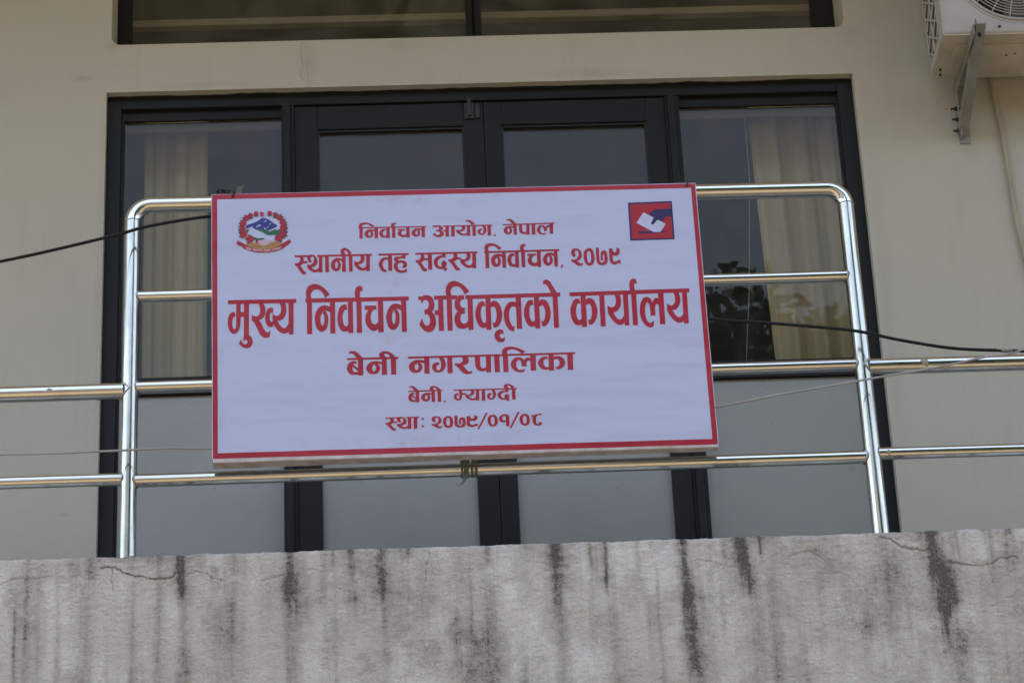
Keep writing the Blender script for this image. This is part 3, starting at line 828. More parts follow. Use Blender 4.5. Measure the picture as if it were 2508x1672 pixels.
# bracket under the unit
M_GALV = mottled('galvanised_steel', (0.31, 0.31, 0.28), (0.23, 0.23, 0.2), 9, 0.55, 0.3)
def bracket(bx, label):
    e = empty('wall_bracket', (bx + .02, 1.09, 1.68), label, 'bracket', 'angle iron brackets under the air conditioner')
    inv = Matrix.Translation((-bx - .02, -1.09, -1.68))
    def bp(mb, name, m):
        o = mb.build(name, m, e); o.matrix_parent_inverse = inv; return o
    bp(MB().box(bx, bx + .040, 1.094, 1.098, 1.684, 1.93, .001).box(bx, bx + .004, 1.056, 1.094, 1.70, 1.93, .001), 'wall_leg', M_GALV)
    bp(MB().box(bx, bx + .004, .655, 1.056, 1.876, 1.9165, .001).box(bx + .004, bx + .040, .655, 1.056, 1.9125, 1.9165, .001), 'arm', M_GALV)
    # diagonal brace: angle section between the arm's tip and the wall
    br = MB()
    a0, a1 = Vector((.006, .645, 1.912)), Vector((-.011, 1.085, 1.712))
    d = (a1 - a0).normalized(); nrm = Vector((0, -d.z, d.y)).normalized()
    if nrm.z > 0: nrm = -nrm
    def sec(p):
        q = Vector((bx + .006, 0, 0)) + p
        return [q, q + Vector((.034, 0, 0)), q + Vector((.034, 0, 0)) - nrm * .003, q + Vector((.003, 0, 0)) - nrm * .003, q + Vector((.003, 0, 0)) - nrm * .034, q - nrm * .034]
    s0 = [br.bm.verts.new(p) for p in sec(a0)]; s1 = [br.bm.verts.new(p) for p in sec(a1)]
    for i in range(6):
        j = (i + 1) % 6
        br.bm.faces.new([s0[i], s0[j], s1[j], s1[i]])
    br.bm.faces.new(s0[::-1]); br.bm.faces.new(s1)
    bp(br, 'brace', M_GALV)
    bp(MB().tube([(bx + .023, .675, 1.889), (bx + .023, .668, 1.8755)], .0065, 6), 'brace_bolt', M_BOLT)
    for z_ in (1.820, 1.775, 1.727):
        b = MB().tube([(bx - .024, 1.075, z_), (bx + .012, 1.075, z_)], .0042, 8).tube([(bx - .010, 1.075, z_), (bx - .001, 1.075, z_)], .0085, 6)
        bp(b, 'bolt', M_BOLT)
bracket(1.865, 'galvanised angle iron bracket with three bolts under the left end of the air conditioner')
M_PIPE = mottled('beige_pipe', (0.40, 0.35, 0.25), (0.33, 0.28, 0.2), 8, .7)
pp = MB().tube(smooth_path([(1.999, 1.086, 2.0), (2.006, 1.088, 1.93), (2.016, 1.088, 1.80), (2.024, 1.088, 1.62), (2.031, 1.088, 1.36), (2.046, 1.089, 1.20), (2.075, 1.089, .9), (2.09, 1.089, .2)], 8), .0085, 14)
tag(pp.build('drain_pipe', M_PIPE), 'thin beige pipe running down the wall from the air conditioner', 'pipe')

# ------------------------------------------------------------------ ties that hold the signboard
M_STRAP = mottled('olive_strap', (0.12, 0.145, 0.115), (0.08, 0.095, 0.075), 120, .6, 0, .2, 300)
st = MB()
def band(xc, w, tilt, r=.0212, zc=-.0245, top=.014):
    n = 28
    ring = []
    for i in range(n + 1):
        a = R(100) + R(340) * i / n - R(0)
        rr = r + .0012 * mnoise.noise((xc * 40, i * .5, 0)) + .0006
        y, z = YR + rr * math.cos(a), zc + rr * math.sin(a)
        xo = xc + tilt * math.sin(a * .5)
        ring.append((xo, y, z))
    for (xa, ya, za), (xb, yb, zb) in zip(ring[:-1], ring[1:]):
        st.poly([(xa - w, ya, za), (xa + w, ya, za), (xb + w, yb, zb), (xb - w, yb, zb)])
    # legs up behind the sign's lower edge
    for yy in (-.006,):
        st.poly([(xc - w, YR - r - .001, zc + .004), (xc + w, YR - r - .001, zc + .004), (xc + w * .8, -.004, zc + .06), (xc - w * .8, -.004, zc + .06)])
band(-.006, .0075, .004); band(.0025, .0065, -.003, .0222); band(-.0165, .0035, .002, .0218); band(.0175, .0045, -.002); band(.026, .0045, .002, .0218)
tl = smooth_path([(-.002, .0, -.0445), (-.006, -.003, -.058), (-.012, -.004, -.072), (-.022, -.004, -.083), (-.030, -.006, -.085)], 6)
for i in range(len(tl) - 1):
    f0, f1 = i / (len(tl) - 1), (i + 1) / (len(tl) - 1)
    w0, w1 = .0075 * (1 - .75 * f0), .0075 * (1 - .75 * f1)
    a, b = tl[i], tl[i + 1]
    st.poly([(a.x - w0, a.y, a.z), (a.x + w0, a.y - .001, a.z), (b.x + w1, b.y - .001, b.z), (b.x - w1, b.y, b.z)])
so = st.build('tie_strap', M_STRAP)
so.modifiers.new('strap_thickness', 'SOLIDIFY').thickness = .0011
tag(so, 'olive strap wound round the bottom rail under the signboard with a loose tail', 'strap')
M_WIRE = mat('binding_wire', (0.02, 0.018, 0.016), .5, .3)
wr = MB()
rnd = random.Random(3)
ang = 0
pw = []
for i in range(46):
    ang += .55 + rnd.uniform(-.1, .1)
    pw.append((-.742 + .018 * math.cos(ang) * rnd.uniform(.6, 1.1) + .0004 * i, -.045 + .012 * math.sin(ang * 1.3), .9215 + .009 * math.sin(ang) * rnd.uniform(.6, 1.1)))
wr.tube(smooth_path(pw, 4), .0021, 6)
wr.tube(smooth_path([(-.742, -.03, .915), (-.748, -.01, .93), (-.75, .02, .951), (-.75, .047, .93), (-.75, .03, .897), (-.745, -.01, .893), (-.742, -.012, .905)], 6), .0014, 6)
tag(wr.build('binding_wire', M_WIRE), 'tangle of black binding wire at the top left corner of the signboard', 'wire', 'binding wires on the signboard')
for x_, z_, lb in ((-.700, .9045, 'short black wire hooked over the top edge of the signboard near its left corner'), (.730, .914, 'short black wire hooked over the top edge of the signboard near its right corner')):
    yb_ = -.055 + x_ * .0174
    w2 = MB().tube(smooth_path([(x_ - .004, yb_ - .003, z_ - .013), (x_ - .001, yb_ - .0045, z_ - .004), (x_ + .002, yb_ - .003, z_ + .008), (x_ + .003, yb_ + .012, z_ + .010), (x_ + .003, yb_ + .035, z_ + .004)], 6), .0027, 8)
    tag(w2.build('binding_wire', M_WIRE), lb, 'wire', 'binding wires on the signboard')

# ------------------------------------------------------------------ tree behind the photographer, mirrored in the right pane
M_BARK = mottled('bark', (0.10, 0.075, 0.05), (0.06, 0.045, 0.03), 6, .9)
M_LEAF = mottled('tree_leaves', (0.035, 0.06, 0.02), (0.06, 0.09, 0.03), 1.5, .6)
def tree(x, y, h, cr, label, seed):
    rt = random.Random(seed)
    e = empty('broadleaf_tree', (x, y, GZ), label, 'tree', 'trees across the yard')
    tm = MB()
    tm.tube([(0, 0, -.2), (.05, .03, h * .25), (.0, .1, h * .5), (.1, .05, h * .8)], .2, 10, rs=[.24, .19, .14, .05])
    lm = MB()
    cl = []
    for i in range(60):
        a = rt.uniform(0, 6.28); rr = cr * math.sqrt(rt.random()) * .8; zz_ = h * rt.uniform(.45, .97)
        rr *= 1.25 - abs(zz_ / h - .62)
        p = Vector((rr * math.cos(a), rr * math.sin(a), zz_)); cl.append(p)
        tm.tube([(0.03, .05, min(zz_ * .8, h * .7)), tuple(p * .6 + Vector((0, 0, zz_ * .38))), tuple(p)], .05, 6, rs=[.06, .035, .012])
    for p in cl:
        rad = rt.uniform(.5, 1.0) * cr * .46
        for k in range(1500):
            d = Vector((rt.gauss(0, 1), rt.gauss(0, 1), rt.gauss(0, .8))); d = d.normalized() * rad * rt.random() ** .45
            c_ = p + d; s_ = rt.uniform(.06, .10)
            u = Vector((rt.gauss(0, 1), rt.gauss(0, 1), rt.gauss(0, 1))).normalized(); v = u.orthogonal().normalized()
            lm.poly([c_ - u * s_, c_ - v * s_ * .5, c_ + u * s_, c_ + v * s_ * .5])
    tm.build('trunk', M_BARK, e); lm.build('crown', M_LEAF, e)
tree(4.05, -12.0, 12.85, 2.8, 'leafy tree across the yard from the building', 11)

# row house across the yard, mirrored in the pipes
HOUSE = empty('row_house', (0, -14.0, GZ), 'long three storey house across the yard with a grey upper floor', 'house')
HI = Matrix.Translation((0, 14.0, -GZ))
def hpart(mb, name, m, parent=HOUSE):
    o = mb.build(name, m, parent)
    if parent is HOUSE: o.matrix_parent_inverse = HI
    return o
hpart(MB().box(-26, 26, -22, -14, 2.0, 6.95), 'upper_wall', mottled('grey_render', (0.26, 0.255, 0.23), (0.20, 0.195, 0.175), .8, .8))
hpart(MB().box(-26, 26, -22, -13.99, -1.2, 1.996), 'middle_wall', mottled('brick_brown', (0.10, 0.066, 0.045), (0.07, 0.05, 0.036), .9, .8))
hpart(MB().box(-26, 26, -22, -13.98, GZ, -1.204), 'lower_wall', mottled('tan_render', (0.22, 0.17, 0.105), (0.18, 0.135, 0.085), .9, .8))
hpart(MB().box(-26.3, 26.3, -22.3, -13.7, 6.95, 7.05), 'roof', M_CONC2)
hw = MB().box(-.7, .7, -14.03, -13.96, 3.4, 5.2, .01)
w0_ = hpart(hw, 'window', mat('house_window', (.03, .035, .04), .2))
for k in range(-7, 8):
    if k == 0: continue
    w_ = w0_.copy(); COL.objects.link(w_); w_.parent = HOUSE; w_.matrix_parent_inverse = HI; w_.location.x = k * 3.3
TEXT = {
'L1': '-3062,7797c -936,7785c -938,7742c -3063,7751c|-417,7782c 1129,7778c 1127,7732c -416,7740c|1451,7783c 3082,7792c 3080,7744c 1449,7738c|-752,7789c -696,7790c -699,7745c -755,7745c|-695,7779c -639,7797 -575,7801 -502,7790 -446,7754 -423,7700 -429,7654 -456,7622 -483,7606c -437,7581 -409,7536 -402,7484 -420,7437 -467,7395 -553,7374 -632,7388 -698,7421 -753,7467c -692,7538c -671,7499 -637,7464 -595,7452 -552,7463 -528,7497 -529,7538 -550,7568 -591,7581 -636,7581c -635,7636c -592,7638 -554,7655 -541,7690 -551,7726 -590,7743 -638,7739 -697,7700c|-424,7623c -333,7624c -332,7569c -417,7569c|-342,7758c -236,7756c -246,7387c -352,7386c|-166,7753c -54,7751c -64,7386c -174,7385c|140,7757c 255,7759c 277,7717 283,7673 267,7626 222,7585 170,7560 100,7556c 131,7519 179,7483 231,7469 275,7479 305,7499 327,7528c 323,7432c 281,7414 221,7406 154,7419 79,7458 23,7506 -12,7545c -9,7636c 28,7617 81,7609 125,7616 161,7645 176,7686 168,7724|329,7761c 434,7759c 420,7396c 319,7396c|499,7753c 608,7751c 598,7386c 491,7385c|301,7948c 370,7961 432,7954 482,7923 536,7868 601,7793c 467,7796c 407,7871 352,7906 299,7898c|792,7759c 891,7756c 920,7696 937,7613 929,7542 901,7472 848,7425 781,7409 715,7425 669,7480 657,7545 681,7603 728,7639 790,7645c 816,7599c 778,7588 751,7554 746,7513 763,7471 788,7462 815,7481 835,7528 842,7616 827,7693|967,7771c 1081,7768c 1076,7387c 963,7386c|1166,7430c 1215,7429c 1204,7382 1173,7348c 1145,7355c 1167,7383|1790,7693c 1728,7709 1661,7714 1582,7700 1519,7660 1480,7608 1470,7550 1486,7486 1531,7436 1607,7413 1686,7433 1729,7482 1745,7546 1736,7598 1709,7637 1682,7656c 1731,7648 1787,7633c/1669,7652c 1626,7632 1594,7589 1587,7548 1598,7507 1626,7481 1652,7503 1665,7553 1661,7594 1648,7617c 1626,7616c|1787,7755c 1891,7754c 1882,7390c 1780,7389c|1578,7948c 1648,7961 1709,7954 1759,7923 1813,7868 1878,7793c 1744,7796c 1685,7871 1630,7906 1577,7898c|1956,7762c 2063,7762c 2060,7614 2067,7532 2089,7490 2131,7480 2169,7499 2186,7516c 2184,7428c 2139,7412 2085,7411 2016,7433 1971,7487 1955,7570|2187,7770c 2291,7767c 2282,7384c 2180,7382c|2353,7771c 2471,7768c 2463,7382c 2351,7379c|2799,7445c 2776,7373c 2724,7363 2667,7368 2602,7394 2546,7444 2517,7503 2516,7568 2541,7638 2591,7690 2636,7710 2679,7713 2730,7703 2768,7676 2787,7643c 2816,7678 2851,7697 2878,7701 2918,7688c 2922,7609c 2889,7630 2862,7624 2843,7604 2835,7575 2833,7497c 2732,7495c 2732,7547 2726,7600 2710,7638 2686,7652 2658,7639 2633,7601 2624,7548 2628,7490 2651,7443 2685,7420 2721,7418 2765,7429|2918,7756c 3032,7754c 3022,7395c 2910,7395c|-3029,7792c -2927,7790c -2936,7391c -3041,7391c|-3040,7792c -3048,7839 -3042,7886 -3014,7924 -2955,7952 -2860,7963 -2776,7950 -2693,7922 -2621,7883 -2554,7836c -2656,7800c -2686,7839 -2727,7872 -2778,7894 -2836,7897 -2900,7887 -2937,7858 -2947,7820 -2929,7790c|-2555,7693c -2617,7709 -2686,7714 -2765,7700 -2829,7660 -2868,7608 -2878,7550 -2862,7486 -2817,7436 -2739,7413 -2660,7433 -2616,7482 -2600,7546 -2609,7598 -2636,7637 -2664,7656c -2615,7648 -2558,7633c/-2678,7652c -2720,7632 -2753,7589 -2760,7548 -2749,7507 -2721,7481 -2694,7503 -2682,7553 -2685,7594 -2699,7617c -2721,7616c|-2558,7755c -2453,7754c -2461,7390c -2565,7389c|-2220,7714c -2265,7719 -2324,7705 -2378,7665 -2410,7601 -2415,7543 -2397,7484 -2362,7437 -2316,7415 -2269,7408 -2222,7411 -2194,7418c -2192,7490c -2219,7473 -2249,7468 -2276,7483 -2296,7518 -2304,7565 -2294,7611 -2269,7646 -2237,7660 -2202,7652c|-2190,7762c -2088,7760c -2092,7390c -2197,7390c|-2014,7759c -1909,7758c -1917,7389c -2021,7390c|-2026,7777c -2039,7824 -2034,7877 -2009,7909 -1966,7924 -1924,7925 -1882,7917c -1876,7866c -1905,7872 -1927,7861 -1939,7834 -1935,7808 -1919,7775c|-1846,7698c -1604,7696c -1607,7648c -1849,7650c|-1764,7656c -1664,7654c -1692,7631 -1720,7591 -1728,7550 -1714,7509 -1684,7488 -1648,7482 -1611,7490 -1578,7510c -1579,7432c -1615,7414 -1668,7405 -1725,7416 -1791,7449 -1831,7494 -1844,7540 -1831,7587 -1797,7627|-1575,7753c -1464,7751c -1470,7389c -1580,7389c|-1091,7689c -1146,7707 -1214,7712 -1294,7699 -1360,7656 -1400,7598 -1411,7546 -1396,7487 -1352,7434 -1275,7411 -1200,7432 -1152,7478 -1133,7541 -1141,7594 -1167,7630 -1194,7653c -1145,7646 -1095,7628c/-1210,7649c -1256,7628 -1285,7590 -1293,7550 -1282,7503 -1255,7479 -1229,7502 -1217,7549 -1219,7589 -1231,7616c -1252,7613c|-1093,7751c -987,7750c -996,7388c -1100,7387c',
'L2': '-4927,6809c -4814,6805c -4786,6732 -4784,6651 -4805,6571 -4853,6518 -4909,6499c -4862,6447 -4816,6356 -4770,6286 -4739,6267 -4707,6281c -4724,6192c -4796,6176 -4850,6204 -4896,6277 -4950,6378 -4996,6460 -5019,6491 -5059,6492c -5057,6596c -5002,6580 -4946,6602 -4906,6655 -4894,6717 -4904,6772|-4804,6643c -4669,6643c -4670,6567c -4805,6562c|-4527,6626c -4575,6588 -4630,6611 -4668,6693 -4675,6783 -4642,6845 -4578,6871 -4499,6865 -4429,6821 -4375,6720 -4358,6612 -4379,6523 -4435,6461 -4491,6427 -4555,6420c -4500,6365 -4438,6336 -4382,6352 -4315,6413c -4317,6287c -4376,6253 -4455,6241 -4541,6276 -4627,6350 -4684,6424c -4682,6535c -4632,6512 -4569,6519 -4504,6571 -4471,6651 -4462,6723 -4477,6777 -4508,6796 -4548,6780 -4568,6726 -4558,6668|-4313,6836c -4202,6833c -4211,6234c -4321,6234c|-4123,6830c -4009,6836c -4008,6237c -4124,6235c|-3592,6687c -3663,6718 -3758,6730 -3854,6687 -3919,6599 -3948,6492 -3931,6384 -3878,6301 -3791,6267 -3704,6296 -3655,6376 -3637,6483 -3654,6564 -3689,6628c -3649,6631 -3594,6599c/-3736,6626c -3784,6595 -3813,6524 -3815,6434 -3797,6380 -3774,6365 -3746,6396 -3728,6486 -3738,6558 -3761,6577c|-3592,6824c -3483,6821c -3487,6233c -3603,6231c|-3388,6818c -3273,6815c -3279,6234c -3389,6233c|-3601,6815c -3635,6915 -3625,7005 -3576,7062 -3504,7078 -3418,7045 -3356,6980 -3290,6895c -3399,6809c/-3498,6987 -3526,6948 -3501,6884 -3462,6847 -3407,6846c -3413,6909 -3451,6964|-1738,6815c -1615,6812c -1623,6650c -1810,6646 -1856,6620 -1857,6579c -1764,6591 -1670,6570 -1600,6514 -1582,6432 -1605,6361 -1662,6321 -1721,6310c -1747,6378c -1704,6394 -1698,6445 -1736,6496 -1791,6501 -1847,6476 -1878,6414 -1875,6342 -1838,6269 -1768,6231 -1688,6243 -1616,6280 -1583,6315c -1603,6181c -1683,6153 -1795,6142 -1904,6190 -1973,6273 -2006,6373 -1990,6471 -1933,6536c -1971,6579 -1985,6651 -1959,6704 -1903,6724 -1741,6725c|-490,6788c -371,6785c -382,6637c -477,6647 -574,6601 -627,6522 -632,6432 -599,6359 -552,6330 -508,6333c -520,6410 -506,6491 -465,6535 -417,6537 -371,6496 -353,6423 -368,6361 -397,6308c -379,6289c -333,6261c -408,6152c -446,6201 -463,6250c -571,6241 -665,6285 -728,6371 -753,6480 -736,6579 -674,6667 -585,6715 -493,6725c|3206,6293c 3270,6291c 3255,6219 3215,6166c 3179,6176c 3207,6221|3689,6635c 3652,6551 3597,6561 3552,6626 3542,6726 3571,6807 3637,6850 3717,6851 3803,6818 3861,6717 3871,6608 3840,6500 3780,6430 3707,6399c 3761,6367 3814,6317 3887,6345c 3870,6246c 3785,6231 3706,6251 3631,6326 3578,6372 3538,6373c 3536,6476c 3606,6456 3687,6477 3748,6557 3774,6647 3759,6738 3721,6779 3681,6773 3658,6714 3662,6646|4109,6855 4217,6779 4261,6597 4254,6416 4202,6282 4087,6231 3980,6297 3933,6443 3923,6606 3968,6768/4095,6750 4053,6711 4035,6603 4033,6458 4055,6358 4097,6330 4136,6365 4153,6473 4154,6618 4136,6718|4321,6858c 4417,6860c 4414,6610 4416,6429 4438,6356 4485,6331 4533,6345 4568,6389c 4571,6515 4566,6606 4551,6633 4529,6607 4520,6517 4537,6404c 4461,6395c 4454,6537 4465,6663 4518,6743 4583,6756 4644,6712 4666,6603 4671,6422 4643,6314 4575,6253 4470,6234 4377,6268 4327,6360 4316,6523 4319,6704|4731,6815c 4840,6819c 4846,6743 4883,6687 4922,6677 4957,6721 4971,6857c 5069,6791c 5068,6700 5038,6610 4970,6562 4890,6560 4836,6589c 4829,6472 4847,6381 4901,6352 4975,6386 5025,6412 5069,6401c 5067,6248c 5025,6294 4968,6278 4894,6238 4815,6264 4748,6329 4730,6420 4730,6601|-5069,6858c -4642,6858c -4643,6782c -5067,6789c|-4370,6852c -2672,6846c -2674,6774c -4366,6783c|-2463,6840c -1523,6842c -1525,6773c -2465,6773c|-1315,6837c 624,6834c 621,6771c -1314,6772c|833,6833c 3181,6842c 3178,6776c 830,6765c|-3054,6798c -2927,6800c -2903,6736 -2896,6668 -2914,6595 -2964,6533 -3022,6493 -3100,6488c -3064,6430 -3011,6375 -2954,6353 -2905,6368 -2872,6399 -2847,6444c -2852,6297c -2899,6269 -2965,6257 -3040,6276 -3122,6337 -3185,6410 -3224,6470c -3220,6610c -3178,6582 -3120,6569 -3072,6580 -3031,6625 -3015,6688 -3024,6748|-2846,6803c -2729,6801c -2744,6240c -2857,6241c|-2160,6691c -2208,6708 -2261,6710 -2333,6694 -2402,6632 -2446,6551 -2460,6479 -2449,6380 -2415,6289 -2355,6220 -2304,6192 -2248,6179c -2216,6271c -2263,6272 -2301,6314 -2331,6386 -2337,6468 -2326,6540 -2293,6598 -2243,6627 -2203,6619 -2157,6596c|-2165,6781c -2043,6779c -2051,6226c -2172,6225c|-1180,6809c -1065,6805c -1037,6732 -1035,6651 -1056,6571 -1105,6518 -1161,6499c -1114,6447 -1068,6356 -1021,6286 -989,6267 -957,6281c -974,6192c -1047,6176 -1102,6204 -1149,6277 -1203,6378 -1250,6460 -1274,6491 -1314,6492c -1312,6596c -1256,6580 -1200,6602 -1159,6655 -1146,6717 -1157,6772|-1051,6643c -922,6643c -923,6567c -1052,6562c|-928,6801c -803,6799c -812,6230c -936,6231c|-160,6809c -44,6805c -16,6732 -14,6651 -35,6571 -84,6518 -141,6499c -94,6447 -47,6356 0,6286 32,6267 65,6281c 47,6192c -26,6176 -82,6204 -129,6277 -183,6378 -230,6460 -254,6491 -294,6492c -293,6596c -237,6580 -180,6602 -139,6655 -126,6717 -137,6772|-34,6643c 92,6643c 91,6567c -35,6562c|244,6798c 372,6800c 397,6736 403,6668 386,6595 335,6533 276,6493 198,6488c 234,6430 287,6375 345,6353 394,6368 428,6399 453,6444c 448,6297c 401,6269 334,6257 258,6276 175,6337 112,6410 73,6470c 76,6610c 118,6582 177,6569 226,6580 267,6625 283,6688 274,6748|454,6803c 572,6801c 557,6240c 443,6241c|862,6851c 975,6849c 966,6233c 849,6233c|851,6851c 841,6924 849,6997 879,7055 944,7099 1049,7115 1142,7095 1233,7052 1313,6992 1386,6920c 1274,6864c 1241,6925 1196,6976 1139,7009 1075,7015 1005,6998 964,6953 953,6895 972,6849c|1386,6699c 1317,6724 1242,6732 1154,6710 1083,6648 1040,6568 1029,6478 1047,6379 1097,6301 1182,6267 1270,6298 1318,6373 1336,6472 1326,6553 1296,6612 1266,6642c 1320,6629 1383,6606c/1250,6635c 1203,6605 1167,6538 1159,6475 1171,6412 1202,6371 1232,6406 1246,6482 1242,6545 1227,6582c 1203,6580c|1383,6795c 1499,6793c 1489,6231c 1375,6230c|1755,6732c 1706,6739 1641,6718 1581,6656 1546,6557 1540,6467 1561,6377 1599,6304 1650,6269 1701,6259 1753,6264 1785,6274c 1786,6386c 1756,6359 1724,6351 1693,6374 1672,6429 1663,6501 1673,6573 1702,6626 1737,6648 1775,6635c|1789,6805c 1901,6803c 1896,6231c 1781,6231c|1983,6801c 2099,6799c 2090,6230c 1975,6231c|1970,6828c 1955,6901 1961,6983 1989,7032 2036,7056 2083,7058 2129,7045c 2135,6966c 2103,6975 2079,6958 2066,6917 2070,6876 2088,6826c|2168,6707c 2435,6704c 2432,6629c 2166,6632c|2259,6642c 2369,6639c 2338,6604 2307,6541 2299,6479 2314,6415 2347,6383 2387,6373 2428,6386 2464,6417c 2463,6295c 2423,6268 2365,6254 2302,6272 2229,6323 2185,6391 2171,6463 2185,6535 2222,6597|2468,6791c 2590,6789c 2584,6230c 2462,6230c|3001,6693c 2941,6720 2866,6729 2778,6708 2705,6641 2661,6552 2648,6471 2665,6381 2714,6299 2799,6263 2881,6296 2934,6366 2955,6465 2947,6546 2918,6601 2889,6638c 2943,6626 2997,6599c/2871,6631c 2819,6599 2788,6541 2779,6478 2791,6405 2821,6369 2849,6404 2863,6476 2861,6539 2848,6580c 2824,6576c|3000,6789c 3116,6787c 3107,6228c 2991,6226c',
